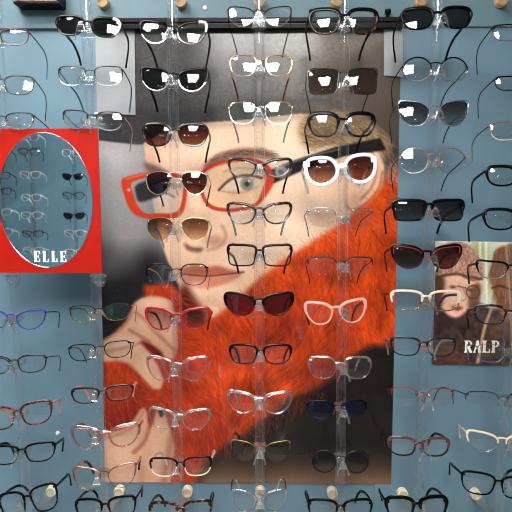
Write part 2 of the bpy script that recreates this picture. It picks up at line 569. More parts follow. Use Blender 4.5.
def paint_portrait():
    c = Canvas(92, 22, 408, 490, 2.0, (165, 160, 160))
    # background left of the face: pale above, dark below
    t = np.clip((c.Y - 238) / 45, 0, 1)[..., None]
    c.A = c.A * (1 - t) + np.array([44, 38, 40]) * t
    c.blob(112, 208, 26, 30, (158, 154, 153), 0.9)
    c.blob(118, 158, 20, 18, (192, 188, 190), 0.9)
    c.blob(154, 205, 9, 50, (128, 136, 146), 0.7)
    c.blob(104, 262, 16, 20, (118, 113, 114), 0.85)
    c.blob(150, 268, 14, 20, (40, 34, 38), 0.9)
    # hat
    hat = c.poly([(80, 10), (420, 10), (420, 130), (385, 128), (345, 116), (300, 114), (235, 121), (190, 124), (158, 134), (144, 143), (122, 142), (97, 139), (80, 138)], (76, 72, 73), 0.8, smooth=False)
    k = np.clip((c.X - 200) / 140, 0, 1)[..., None] * hat[..., None]
    c.A = c.A * (1 - k) + np.array([126, 112, 102]) * k  # glare on the glossy sheet painted in: hat paler to the right
    k = np.clip((c.Y - 70) / 60, 0, 1)[..., None] * hat[..., None] * 0.35
    c.A = c.A * (1 - k) + np.array([58, 54, 55]) * k
    c.noise(2.0, 0.05, hat, 3)
    c.line([(97, 112), (125, 108), (160, 116), (200, 112), (250, 104), (330, 100)], 3, (58, 55, 58), 4, 0.5, hat)
    c.line([(97, 139), (122, 142), (144, 143), (158, 133)], 2, (52, 46, 48), 1, 0.8)
    # behind the ear
    c.poly([(345, 60), (420, 50), (420, 190), (396, 176), (384, 172), (378, 140), (362, 122)], (98, 82, 72), 5)
    # face
    SK = (243, 202, 172)
    face_p = [(144, 143), (160, 134), (190, 124), (235, 121), (300, 114), (345, 118), (372, 132), (384, 165), (383, 195), (365, 225), (345, 240),
              (310, 262), (270, 290), (240, 312), (216, 326), (200, 324), (188, 312), (184, 296), (176, 280), (168, 262), (160, 238), (155, 212), (150, 188), (147, 165)]
    face = c.poly(face_p, SK, 0.8, smooth=False)
    c.blob(150, 190, 10, 60, (196, 148, 120), 0.55, clip=face)
    c.blob(300, 150, 60, 30, (252, 224, 198), 0.9, clip=face)
    c.blob(300, 225, 45, 30, (253, 222, 196), 0.9, clip=face)
    c.blob(200, 150, 26, 18, (250, 214, 186), 0.8, clip=face)
    c.line([(146, 144), (190, 127), (235, 124), (300, 117), (345, 121)], 3, (178, 132, 108), 4, 0.55, face)
    # hair at the temple
    c.poly([(300, 122), (330, 112), (365, 118), (384, 138), (386, 156), (360, 148), (330, 144), (312, 150), (300, 140)], (196, 158, 112), 3, 0.95, clip=None)
    hair = c.mask([(300, 122), (330, 112), (365, 118), (388, 138), (388, 156), (360, 146), (330, 144), (308, 150)], 1)
    c.strokes(hair, 900, 16, lambda x, y: 0.15 + 0.012 * (x - 320), [(120, 84, 52), (216, 184, 140), (90, 62, 40), (226, 190, 142)], 0.6)
    # brows
    c.poly([(203, 170), (208, 161), (222, 153), (240, 149), (262, 149), (276, 156), (282, 162), (262, 157), (238, 158), (220, 164)], (146, 102, 82), 1.8, 0.85)
    c.strokes(c.mask([(203, 168), (222, 153), (262, 149), (276, 156), (240, 160), (212, 167)], 1), 260, 8, lambda x, y: -0.5 + 0.012 * (x - 205), [(92, 60, 48), (150, 108, 88)], 0.6)
    c.poly([(144, 163), (154, 165), (168, 172), (166, 177), (150, 173)], (128, 92, 80), 1.6, 0.85)
    # nose
    c.line([(183, 180), (186, 200), (190, 222), (180, 236)], 5, (214, 160, 132), 4, 0.5)
    c.blob(196, 176, 10, 16, (216, 164, 138), 0.5)
    c.blob(206, 228, 16, 14, (246, 204, 176), 0.7)
    c.blob(214, 241, 12, 6, (196, 138, 112), 0.8)
    c.poly([(184, 243), (192, 247), (203, 248), (200, 252), (188, 250)], (120, 62, 50), 1.4, 0.85)
    c.line([(222, 226), (226, 236), (220, 246), (208, 250)], 2.5, (190, 132, 106), 1.8, 0.7)
    # lips
    c.poly([(176, 272), (186, 267), (196, 265), (206, 267), (218, 266), (231, 270), (244, 272), (228, 275), (207, 276), (188, 276)], (204, 112, 86), 1.3)
    c.poly([(180, 276), (202, 276), (226, 275), (242, 273), (232, 281), (214, 287), (198, 288), (186, 284)], (226, 140, 112), 1.4)
    c.line([(177, 273), (192, 275), (208, 276), (228, 274), (244, 272)], 1.2, (112, 34, 30), 0.8, 0.9)
    c.blob(196, 284, 9, 3, (250, 196, 180), 0.7)
    c.blob(206, 303, 20, 8, (214, 164, 134), 0.6, clip=face)
    # eye
    c.blob(238, 184, 22, 10, (226, 172, 142), 0.8)
    c.poly([(222, 189), (228, 183), (237, 178), (250, 177), (260, 179), (257, 185), (247, 189), (233, 190)], (226, 208, 200), 0.9)
    c.blob(247, 184, 6.8, 6.8, (112, 122, 130), 1.0, 8)
    c.blob(247, 184, 2.8, 2.8, (24, 24, 28), 1.0, 6)
    c.blob(249, 181, 1.1, 1.1, (250, 250, 250), 1.0, 4)
    c.line([(219, 190), (227, 182), (237, 176.5), (250, 175.5), (262, 178)], 2.6, (66, 40, 36), 0.8, 0.95)
    c.line([(222, 191), (234, 193), (248, 191), (257, 187)], 1.2, (190, 120, 100), 1.0, 0.8)
    c.line([(224, 172), (238, 168), (254, 169)], 1.6, (178, 126, 104), 1.4, 0.7)
    c.poly([(156, 196), (164, 193), (173, 196), (171, 202), (160, 203)], (226, 206, 202), 1.2, 0.9)
    c.line([(156, 197), (165, 193), (174, 197)], 1.6, (110, 68, 60), 1, 0.8)
    # ear
    ear = c.poly([(347, 164), (350, 150), (360, 143), (372, 144), (380, 156), (382, 172), (378, 188), (366, 202), (355, 210), (349, 208), (346, 190)], (244, 200, 168), 0.9)
    c.line([(351, 160), (358, 150), (369, 150), (375, 160), (376, 174), (371, 188), (361, 199)], 2.2, (196, 124, 92), 1.4, 0.85, ear)
    c.poly([(355, 158), (366, 156), (371, 166), (368, 180), (359, 186), (353, 176)], (190, 100, 70), 1.6, 0.85)
    c.line([(362, 160), (367, 168), (365, 178)], 2.2, (236, 176, 140), 1.2, 0.8)
    c.blob(355, 198, 5, 7, (236, 176, 144), 0.8, clip=ear)
    c.line([(347, 206), (354, 211), (366, 203), (378, 189), (382, 172)], 1.3, (160, 92, 66), 1.0, 0.8)
    c.line([(347, 166), (345, 190), (346, 208)], 2, (206, 150, 120), 2, 0.6)
    # fur collar
    fur_p = [(402, 166), (386, 174), (382, 186), (372, 199), (358, 212), (345, 222), (332, 230), (303, 248), (282, 261), (256, 282), (238, 300), (218, 314), (204, 322),
             (194, 312), (186, 296), (176, 288), (166, 281), (150, 286), (143, 284), (146, 297), (105, 345), (104, 490), (196, 490), (204, 462), (222, 446), (246, 432),
             (266, 418), (288, 400), (320, 388), (342, 372), (352, 356), (374, 346), (402, 352)]
    fur = c.mask(fur_p, 2.2, smooth=False)
    c.put(fur, (224, 72, 18))
    c.noise(16, 0.12, fur, 5); c.noise(6, 0.07, fur, 6, 0.5)
    c.blob(360, 230, 36, 40, (236, 84, 22), 0.8, clip=fur)
    c.blob(130, 430, 50, 60, (136, 30, 18), 0.85, clip=fur)
    c.blob(170, 330, 40, 50, (170, 44, 24), 0.7, clip=fur)
    c.blob(215, 450, 40, 40, (168, 40, 20), 0.7, clip=fur)
    c.poly([(184, 282), (196, 300), (206, 318), (196, 326), (184, 314), (180, 296)], (96, 24, 22), 3, 0.9)
    c.blob(290, 320, 22, 26, (150, 38, 20), 0.55, clip=fur)
    c.blob(330, 372, 40, 14, (110, 24, 14), 0.7, clip=fur)
    flow = lambda x, y: 1.25 + 0.5 * np.sin(x * 0.03 + y * 0.015) - 0.9 * np.clip((300 - y) / 110, -0.4, 1) * (x > 250) + 0.35 * np.sin(x * 0.11 - y * 0.03)
    c.strokes(fur, 4200, 30, flow, [(244, 92, 30), (136, 28, 8), (226, 70, 20), (112, 20, 6), (248, 110, 46), (190, 48, 14)], 0.5)
    edge = c.mask([(400, 166), (386, 172), (378, 192), (352, 216), (320, 236), (290, 254), (256, 282), (222, 310), (236, 322), (280, 290), (330, 256), (400, 230)], 1.0)
    c.strokes(edge, 900, 12, lambda x, y: -2.2 + 0 * x, [(240, 108, 58), (226, 78, 36), (248, 130, 84)], 0.45)
    c.strokes(c.mask([(392, 166), (404, 160), (404, 184), (388, 184)], 1), 200, 8, lambda x, y: -1.9 + 0 * x, [(206, 190, 180), (170, 150, 140)], 0.6)
    # dark lower corner, fading to brown at the foot
    dark_p = [(402, 348), (376, 346), (352, 360), (338, 376), (318, 388), (288, 402), (268, 420), (248, 436), (224, 450), (206, 466), (196, 492), (404, 492)]
    dk = c.mask(dark_p, 4.5, smooth=False)
    c.put(dk, (38, 27, 24))
    t = (np.clip((c.Y - 442) / 38, 0, 1) ** 1.6)[..., None] * dk[..., None]
    c.A = c.A * (1 - t) + np.array([138, 104, 80]) * t
    red_edge = c.mask([(300, 380), (280, 396), (256, 416), (232, 436), (216, 446), (230, 452), (262, 438), (296, 412), (326, 396)], 2)
    c.strokes(red_edge, 500, 16, lambda x, y: 1.5 + 0 * x, [(190, 50, 22), (130, 28, 14), (216, 66, 30)], 0.4)
    # upper hand
    HD = (226, 172, 142)
    hand_p = [(131, 311), (134, 303), (141, 298), (150, 296), (162, 297), (172, 301), (176, 320), (178, 345), (174, 360), (166, 358), (158, 350), (150, 344), (142, 341),
              (150, 352), (158, 366), (164, 380), (161, 389), (153, 389), (146, 382), (138, 373), (128, 364), (116, 361), (103, 362), (103, 340), (116, 332), (126, 323)]
    hand = c.poly(hand_p, HD, 1.0, smooth=False)
    c.blob(152, 303, 14, 6, (246, 204, 178), 0.8, clip=hand)
    c.blob(124, 343, 18, 7, (244, 200, 172), 0.75, clip=hand)
    c.blob(150, 324, 12, 7, (242, 196, 168), 0.7, clip=hand)
    c.blob(148, 366, 6, 12, (238, 190, 162), 0.7, clip=hand)
    c.line([(135, 312), (143, 318), (152, 329), (163, 339), (174, 350)], 2.2, (176, 108, 84), 2.0, 0.75, hand)
    c.line([(104, 352), (118, 349), (132, 346), (142, 342)], 2.0, (186, 118, 94), 2.0, 0.7, hand)
    c.line([(130, 330), (140, 336), (150, 342)], 2.2, (170, 96, 74), 2.0, 0.8, hand)
    c.line([(133, 306), (130, 318), (120, 330), (104, 340)], 1.6, (170, 112, 92), 1.5, 0.7, hand)
    c.line([(172, 302), (176, 330), (176, 356)], 4, (186, 118, 92), 3, 0.7, hand)
    c.line([(116, 361), (130, 365), (140, 376), (152, 389)], 2, (168, 92, 70), 1.8, 0.7, hand)
    c.poly([(140, 341), (150, 344), (162, 353), (160, 358), (150, 352)], (120, 30, 20), 1.6, 0.9)
    # lower hand and wrist: two fingers with a dark notch between
    w_p = [(102, 492), (102, 436), (114, 431), (125, 428), (134, 420), (140, 410), (144, 407), (147, 412), (148, 422), (150, 430), (154, 420), (157, 409), (161, 404),
           (165, 410), (168, 422), (172, 434), (175, 448), (172, 466), (170, 492)]
    wr = c.poly(w_p, (224, 170, 138), 1.1, smooth=False)
    c.blob(122, 456, 20, 18, (240, 192, 162), 0.8, clip=wr)
    c.blob(156, 452, 8, 22, (236, 184, 154), 0.7, clip=wr)
    c.line([(149, 428), (144, 442), (134, 452)], 2.6, (160, 88, 66), 2.2, 0.8, wr)
    c.line([(143, 412), (136, 424), (124, 432), (106, 438)], 2.2, (178, 112, 88), 2.0, 0.65, wr)
    c.line([(172, 436), (168, 456), (164, 480)], 5, (176, 104, 80), 4, 0.75, wr)
    c.line([(140, 460), (142, 474), (140, 488)], 4, (196, 138, 110), 4, 0.6, wr)
    c.poly([(158, 409), (161, 405), (164, 410), (163, 416), (160, 417)], (66, 30, 30), 0.8, 0.9)
    # big red glasses worn in the portrait
    lens_r = [(203, 186), (205, 176), (214, 168), (231, 163), (250, 162), (262, 166), (267, 176), (263, 190), (254, 202), (234, 208), (216, 206), (207, 198)]
    c.poly(lens_r, (216, 176, 120), 1.0, 0.28)
    arm = [(266, 172), (290, 162), (336, 147), (380, 138), (386, 150), (345, 156), (306, 169), (272, 184)]
    c.poly(arm, (30, 26, 27), 0.8, smooth=False)
    c.line([(276, 169), (306, 158), (340, 149)], 1.4, (150, 144, 140), 0.8, 0.8)
    c.blob(281, 172, 6.5, 6.5, (190, 186, 182), 1.0, 6)
    c.blob(281, 172, 3.5, 3.5, (96, 90, 88), 0.8, 4)
    c.poly([(262, 162), (272, 170), (274, 182), (266, 196), (258, 204), (262, 190), (266, 178)], (216, 66, 36), 0.8)
    rim = catmull([(201, 187), (202, 174), (212, 166), (231, 161), (252, 160), (266, 166), (270, 180), (264, 194), (255, 205), (234, 210), (214, 208), (205, 200)], 6)
    c.line(rim[::3] + [rim[0]], 3.6, (220, 62, 34), 0.6)
    c.line([(207, 172), (222, 164), (246, 160)], 1.0, (250, 132, 100), 0.7, 0.8)
    # far lens of the same glasses
    c.poly([(133, 182), (146, 178), (172, 178), (184, 184), (181, 200), (176, 214), (150, 216), (138, 206)], (150, 140, 138), 1.0, 0.25)
    c.poly([(138, 184), (164, 178), (168, 190), (142, 202), (136, 194)], (48, 42, 44), 1.0, 0.9)
    outer = [(121.5, 181), (127, 177), (144, 173), (168, 172), (186, 178), (187, 192), (184, 210), (176, 218), (160, 219), (144, 218), (132, 212), (125, 197)]
    inner = [(131, 184), (138, 180), (150, 177), (168, 176), (182, 181), (183, 192), (180, 207), (173, 213), (158, 213.5), (145, 213), (137, 204), (133, 192)]
    m = c.mask(outer, 0.5) * (1 - c.mask(inner, 0.5))
    c.put(m, (218, 62, 32))
    c.line([(127, 179), (144, 174.5), (166, 173.5)], 1.0, (248, 130, 96), 0.7, 0.8)
    c.line([(186, 186), (192, 183), (201, 186)], 3, (206, 60, 34), 0.6)
    c.blob(129, 190, 1.5, 1.5, (230, 226, 222), 0.9)
    c.noise(1.2, 0.018, None, 9)
    c.A = blur1(c.A, 0.55)
    return c


def paint_small():
    c = Canvas(428, 236, 560, 370, 2.0, (226, 220, 204))
    c.blob(478, 252, 12, 14, (150, 168, 96), 0.8)
    c.blob(486, 278, 9, 20, (186, 196, 150), 0.8)
    c.blob(447, 245, 14, 8, (238, 234, 224), 0.9)
    for x in (480, 486):
        c.line([(x, 240), (x + 1, 330)], 2.2, (236, 230, 218), 0.8, 0.9)
    # coat and scarf
    coat = c.poly([(430, 372), (430, 296), (442, 300), (462, 312), (478, 302), (492, 310), (512, 306), (560, 300), (560, 372)], (78, 54, 48), 1.2, smooth=False)
    c.noise(4, 0.25, coat, 3)
    c.strokes(coat, 1500, 7, lambda x, y: 0.9 + 1.2 * np.sin(x * .15) + 0 * y, [(138, 104, 92), (44, 30, 28), (168, 126, 108), (110, 62, 48)], 0.45)
    c.blob(450, 320, 16, 12, (62, 44, 44), 0.7)
    # face
    c.poly([(438, 275), (480, 276), (478, 290), (470, 306), (459, 317), (448, 315), (438, 300)], (232, 182, 156), 1.0)
    c.blob(452, 297, 8, 7, (244, 200, 176), 0.7)
    c.poly([(434, 272), (444, 277), (444, 292), (441, 306), (436, 312), (433, 300)], (96, 56, 42), 1.6, 0.9)
    c.poly([(472, 286), (481, 284), (480, 300), (474, 312), (468, 306)], (120, 72, 52), 1.5, 0.85)
    c.poly([(451, 307), (456, 305), (463, 308), (457, 311)], (156, 66, 60), 0.8)
    c.line([(463, 276), (472, 280), (480, 279)], 2, (86, 54, 44), 1, 0.8)
    for cx, cy, rx, ry in ((473, 292, 6.5, 6.5),):
        pts = [(cx + rx * math.cos(a * math.pi / 6), cy + ry * math.sin(a * math.pi / 6)) for a in range(13)]
        c.line(pts, 1.2, (88, 46, 34), 0.5, 0.9)
    c.line([(458, 286), (466, 288)], 1.0, (88, 46, 34), 0.5, 0.9)
    c.blob(470, 290, 2.6, 1.4, (70, 46, 42), 0.9); c.blob(453, 287, 3, 1.4, (70, 46, 42), 0.9)
    c.line([(463, 288), (466, 298), (461, 301)], 1.2, (176, 118, 96), 1, 0.7)
    # tweed cap
    cap = c.poly([(437, 268), (439, 250), (448, 243), (462, 242), (474, 250), (482, 262), (484, 274), (478, 280), (460, 275), (438, 276)], (184, 134, 114), 0.8)
    c.noise(1.3, 0.14, cap, 4)
    c.line([(438, 277), (456, 274), (470, 277), (482, 279)], 2.4, (92, 56, 46), 0.8, 0.9)
    c.line([(452, 244), (464, 256), (470, 272)], 1, (128, 84, 70), 0.8, 0.6)
    # horse
    hp = [(492, 262), (496, 250), (504, 246), (520, 246), (530, 280), (524, 320), (506, 322), (498, 306), (492, 288), (489, 274)]
    h = c.poly(hp, (160, 102, 68), 1.2)
    c.strokes(h, 700, 14, lambda x, y: 1.6 + 0 * x, [(96, 56, 38), (190, 132, 92), (120, 72, 48)], 0.5)
    c.line([(492, 288), (500, 286), (512, 290)], 1.6, (70, 40, 30), 0.7, 0.9)
    c.line([(494, 302), (484, 330), (478, 362)], 3, (206, 176, 140), 0.8, 0.9)
    c.line([(506, 246), (510, 300), (512, 350)], 2, (200, 180, 150), 0.8, 0.7)
    c.blob(440, 356, 20, 10, (112, 56, 40), 0.7)
    c.blob(500, 330, 14, 14, (136, 96, 80), 0.5)
    c.noise(1.2, 0.03, None, 9)
    c.A = blur1(c.A, 0.5)
    return c


PY = -0.004
POST_MAT = printed('portrait_print', 0.24)
corners = [at(97, 20, PY), at(401.5, 20, PY), at(391, 484, PY), at(105, 482, PY)]
poster = sheet('portrait_poster', corners, 470, 700, paint_portrait(), POST_MAT, gain=0.84, wave=0.0022)
tag(poster, 'large glossy poster of a hatted woman in red glasses and orange fur', 'poster')

PY2 = -0.012
small = sheet('small_poster', [at(436, 241, PY2), at(556, 243, PY2), at(552, 366, PY2), at(432.5, 364, PY2)], 210, 210, paint_small(),
              printed('small_print', 0.42), gain=1.08, thick=0.006)
tag(small, 'small poster of a person in a tweed cap beside a brown horse', 'poster')

# white sheets behind the poster rail
for (a, b, c_, d), lab in (((95, 22, 134.5, 115), 'tall white paper sheet over the poster corner beside the red board'),
                          ((384, 22, 403, 77), 'narrow white paper strip at the poster corner beside the sixth rod')):
    p = [at(a, b, -0.009), at(c_, b, -0.009), at(c_ + (1 if a < 200 else 0), d, -0.009), at(a + (2 if a < 200 else 0), d - 1.5, -0.009)]
    g = MB()
    n = 8
    V = []
    for i in range(n + 1):
        s = i / n
        bow = 0.003 * math.sin(math.pi * s)
        for top in (0, 1):
            q = (p[0].lerp(p[1], s) if top == 0 else p[3].lerp(p[2], s))
            V += [(q.x, q.y - bow, q.z), (q.x, q.y - bow + 0.0008, q.z)]
    fs = []
    for i in range(n):
        k = i * 4; l = k + 4
        fs += [(k, k + 2, l + 2, l), (k + 1, l + 1, l + 3, k + 3), (k, l, l + 1, k + 1), (k + 2, k + 3, l + 3, l + 2)]
    fs += [(0, 1, 3, 2), (n * 4, n * 4 + 2, n * 4 + 3, n * 4 + 1)]
    g.add(V, fs)
    tag(g.build('paper_sheet', M['white'], smooth=True), lab, 'paper', 'white sheets under the poster rail')

# poster rail
a, b = at(93, 21, -0.03), at(403.5, 22, -0.03)
zt, zb = at(256, 16.5, -0.03).z, at(256, 27.5, -0.03).z
t = empty('poster_rail', ((a.x + b.x) / 2, -0.011, zb))
tag(t, 'black rail clamping the top edge of the large portrait poster', 'poster rail')
hw_ = (b.x - a.x) / 2; hh = zt - zb
g = MB(); g.box(-hw_, hw_, -0.014, 0, 0, hh * 0.42, b=0.001); g.box(-hw_, hw_, -0.014, 0, hh * 0.58, hh, b=0.001); g.box(-hw_, hw_, -0.006, 0, hh * 0.4, hh * 0.6)
g.build('bar', M['rail'], t)
g = MB(); g.box(-hw_ + 0.002, hw_ - 0.002, -0.0085, -0.006, hh * 0.44, hh * 0.56); g.build('groove_strip', M['rail_lip'], t)
for px in (388, 312):
    q = at(px, 12, -0.02)
    g = MB(); g.lathe([(0.003, -0.012), (0.005, -0.002), (0.0075, 0.002), (0.007, 0.008), (0.003, 0.010)], n=14, origin=(q.x - t.location.x, -0.008, hh + 0.010)); g.build('thumb_knob', M['rail'], t, smooth=True)

# wall screws
for px, py, yy, lab in ((205, 8, -0.010, 'small round white screw cap above the poster rail'), (58, 433, 0.0, 'small round white screw cap low on the wall beside the second rod')):
    q = at(px, py, yy)
    t = empty('screw_cap', (q.x, yy, q.z)); tag(t, lab, 'screw', 'white screw caps on the wall')
    g = MB(); g.lathe([(0.0055, 0), (0.0055, -0.002), (0.004, -0.0035), (0.002, -0.0035), (0.0015, -0.0015)], 'y', n=16); g.build('cap', M['white_a'], t, smooth=True)

# brown box fixture overhead
q0, q1 = at(15, 2, -0.05), at(57, 2, -0.05)
t = empty('wall_shelf', ((q0.x + q1.x) / 2, -0.010, at(36, 4, -0.05).z))
tag(t, 'brown wooden wall shelf with black edge above the first rods', 'shelf')
w = (q1.x - q0.x) / 2
g = MB(); g.box(-w, w, -0.04, 0, 0.006, 0.05, b=0.001); g.build('board', M['brown_box'], t)
g = MB(); g.box(-w - 0.003, w + 0.006, -0.043, 0, 0, 0.006, b=0.001); g.box(w, w + 0.006, -0.043, 0, 0.006, 0.052, b=0.001); g.build('edging', M['rail'], t)

# ------------------------------------------------------------------ spectacles
SH = dict(
    rect=[(-.96, .6), (-.55, .92), (.2, 1), (.9, .9), (1, .35), (.88, -.45), (.45, -.93), (-.3, -1), (-.78, -.75), (-.97, -.05)],
    oval=[(-.95, .5), (-.6, .9), (.1, 1), (.78, .92), (1, .48), (.95, -.2), (.62, -.82), (0, -1), (-.6, -.84), (-.93, -.25)],
    round=[(math.cos(a * math.pi / 6 + .2), math.sin(a * math.pi / 6 + .2)) for a in range(12)][::-1],
    cat=[(-.93, .35), (-.5, .75), (.2, .95), (.92, 1), (1, .5), (.85, -.25), (.4, -.85), (-.15, -1), (-.68, -.75), (-.95, -.15)],
    square=[(-.97, .75), (-.45, .95), (.3, 1), (.97, .97), (1, .1), (.93, -.72), (.5, -.98), (-.3, -1), (-.82, -.82), (-.97, 0)],
    aviator=[(-.85, .75), (-.3, 1), (.4, .98), (.92, .72), (1, .1), (.78, -.6), (.25, -1), (-.3, -.88), (-.78, -.3), (-.97, .3)],
    hexa=[(-.95, .2), (-.62, .8), (.15, 1), (.85, .86), (1, .25), (.8, -.55), (.25, -1), (-.45, -.9), (-.9, -.4)],
    club=[(-.97, .55), (-.5, .82), (.3, .92), (.97, 1), (1, .4), (.85, -.4), (.4, -.95), (-.25, -1), (-.75, -.75), (-.95, -.1)],
)
R_BASE = 0.155


def bend(x, z):
    """wrap of a spectacle front; z tilts the foot of the lens towards the face"""
    return 1.05 * x * x - 0.12 * z


def make_glasses(root, W, H, style, top, bottom, thick, lens, tcol, tip, metal, gap=0.018, tw=None, bridge_z=0.45, pads=True, accent=None, top_from=-0.1,
                 temple_open=1.0, droop=0.0, heavy=None, browline=None, one_side=False, low=False):
    """parts of one pair under root; W, H = outer width and height of the front in metres; returns nothing"""
    th = thick * (1.35 if metal else 1.55)
    if (bottom or top) in (M['silver'], M['gold'], M['white_a'], M['clear_a'], M['blush_a'], M['cream_a']): th = thick * 1.2
    if not metal: gap = gap - 0.002
    hw = (W - gap) / 4 - th * 0.6 - 0.0012
    hh = H / 2 - th * 1.2
    xc = gap / 2 + th * 0.4 + hw + 0.0005
    base = catmull(SH[style], 5)
    out = [(x * hw, z * hh) for x, z in base]
    N = len(out)
    dep = 0.0013 if metal else 0.0021
    heavy = heavy if heavy is not None else (0.3 if metal else 0.8)
    pw_ = 2.8 if metal else 5.0
    mats = [top, bottom or top, accent or top]
    fr = MB()
    for s in (1, -1):
        P = []; Nn = []; seg = []
        for i, (x, z) in enumerate(out):
            (ax, az), (bx, bz) = out[i - 1], out[(i + 1) % N]
            tx, tz = bx - ax, bz - az; L = math.hypot(tx, tz) or 1
            nx, nz = -tz / L, tx / L                       # outwards for clockwise outlines
            if nx * x + nz * z < 0: nx, nz = -nx, -nz
            k_ = min(1, max(0, (z / hh + 0.25) / 0.8)); k_ = k_ * k_ * (3 - 2 * k_)
            wd = th * 0.5 * (1 + heavy * k_)
            o = wd - 0.0003
            X = s * (xc + x + nx * o); Z = z + nz * o
            P.append((X, bend(X, Z), Z)); Nn.append(wd)
            m = 0 if z > hh * top_from else 1
            if accent is not None and x > hw * (0.45 if one_side else 0.62) and z > hh * (-0.7 if low else 0.35) and (s > 0 or not one_side): m = 2
            seg.append(m)
        if bottom is None:                                 # rim only along the brow
            run = [i for i in range(N) if out[i][1] > hh * 0.12]
            k0 = next(k for k in range(len(run)) if (run[k] - 1) % N not in run)
            run = run[k0:] + run[:k0]
            fr.sweep([P[i] for i in run], [Nn[i] for i in run], dep, m=[seg[i] for i in run], up=(0, 1, 0), power=2.8)
        else:
            fr.sweep(P, Nn, dep, m=seg, closed=True, up=(0, 1, 0), power=pw_)
        if browline is not None:
            run = [i for i in range(N) if out[i][1] > hh * 0.3]
            k0 = next(k for k in range(len(run)) if (run[k] - 1) % N not in run)
            run = run[k0:] + run[:k0]
            bl_ = MB()
            bl_.sweep([(s * (xc + out[i][0]), bend(xc + out[i][0], out[i][1]) - 0.0022, out[i][1] - 0.0006) for i in run], 0.0011, 0.0006, up=(0, 1, 0))
            bl_.build('brow_line', browline, root, smooth=True)
    # bridge
    zb = hh * bridge_z
    xi = gap / 2 + th * 0.6
    def nasal(z):
        return min((xc + x for x, zz in out if abs(zz - z) < hh * 0.3), default=xi)
    e = nasal(zb) + 0.001
    bt = th * (0.55 if metal else 0.75)
    bp = [(-e + e * 2 * k / 8, 0, zb + 0.0022 * math.sin(math.pi * k / 8)) for k in range(9)]
    fr.sweep([(x, bend(x, z) - 0.001, z) for x, _, z in bp], dep, bt, m=0, up=(0, 0, 1), power=2.4)
    if style == 'aviator':
        zb2 = hh * 0.92
        e2 = nasal(hh * 0.8) + 0.004
        fr.sweep([(-e2 + e2 * 2 * k / 8, bend(0, zb2) - 0.001, zb2) for k in range(9)], 0.0008, 0.0008, m=0)
    # end pieces to the hinges
    ei = max(range(N), key=lambda i: out[i][0] * 0.9 + out[i][1] * (0.75 if style != 'round' else 0.3) * hw / hh)
    zx, zz = out[ei]
    zz = min(zz, hh * 0.72) if style != 'cat' else min(zz, hh * 0.85)
    hx = W / 2 - 0.0015
    hy = bend(hx, zz) + 0.006
    eh = 0.0016 if metal else max(th * 0.9, 0.0024)
    for s in (1, -1):
        a0 = xc + zx * 0.97
        pts = [(s * a0, bend(a0, zz), zz), (s * (a0 + hx) / 2, bend(a0, zz) + 0.0004, zz + 0.0003), (s * hx, bend(hx, zz) + 0.0015, zz), (s * (hx + 0.0006), hy, zz)]
        fr.sweep(pts, [0.0016, 0.0016, 0.0014, 0.0012], eh, m=2 if accent is not None and (s > 0 or not one_side) else 0, up=(0, 0, 1), power=3)
    fr.build('frame_front', mats, root, smooth=True)
    # lenses
    for s in (1, -1):
        rings = [0.0, 0.35, 0.7, 1.0]
        V = []; Fc = []
        for side, off in ((0, 0.0), (1, 0.0014)):
            st = len(V)
            for r in rings[1:]:
                for x, z in out:
                    X = s * (xc + x * r); Z = z * r
                    V.append((X, bend(X, Z) + off + ((x * r) ** 2 + Z * Z) / (2 * R_BASE) - 0.001, Z))
            V.append((s * xc, bend(xc, 0) + off - 0.001, 0))
            ctr = len(V) - 1
            for k in range(N):
                l = (k + 1) % N
                Fc.append((ctr, st + k, st + l))
                for q in range(len(rings) - 2):
                    Fc.append((st + q * N + k, st + (q + 1) * N + k, st + (q + 1) * N + l, st + q * N + l))
        half = len(V) // 2
        o1 = (len(rings) - 2) * N
        for k in range(N):
            l = (k + 1) % N
            Fc.append((o1 + k, half + o1 + k, half + o1 + l, o1 + l))
        lb = MB(); lb.add(V, Fc); lb.build('lens', lens, root, smooth=True)
    # nose pads
    if pads and metal:
        for s in (1, -1):
            g = MB()
            g.sweep([(s * (gap / 2 + 0.001), bend(gap / 2, -hh * .1), -hh * 0.05), (s * (gap / 2 - 0.001), 0.006, -hh * 0.1), (s * (gap / 2 - 0.002), 0.008, -hh * 0.25)], 0.0004, 0.0004)
            nz = g.v[:]
            g.sweep([(s * (gap / 2 - 0.0035), 0.007, -hh * 0.05), (s * (gap / 2 - 0.002), 0.0085, -hh * 0.3), (s * (gap / 2 - 0.0005), 0.009, -hh * 0.55)], [0.001, 0.0016, 0.001], [0.0018, 0.003, 0.0018], up=(0, 1, 0))
            g.build('nose_pad', M['pad'], root, smooth=True)
    # temples
    tw = tw or (0.0011 if metal else 0.0021)
    tall = 0.0012 if metal else 0.0028
    for s in (1, -1):
        k = temple_open
        ctrl = [(0, 0), (0.0008, 0.030), (0.0005, 0.062), (-0.004, 0.088)]
        zs = [0, 0.0, -0.001, -0.004]
        path = [(s * (hx + a + 0.0003), hy + b_, zz + z_ - droop * b_) for (a, b_), z_ in zip(ctrl, zs)]
        tipc = [(-0.004, 0.088, -0.004), (-0.008, 0.104, -0.013), (-0.012, 0.114, -0.026), (-0.015, 0.121, -0.041)]
        tipp = [(s * (hx + a * k + 0.0003), hy + b_, zz + z_ - droop * b_) for a, b_, z_ in tipc]
        full = catmull(path + tipp[1:], 4, closed=False)
        cut = 12 + (0 if tip is not None else 0)
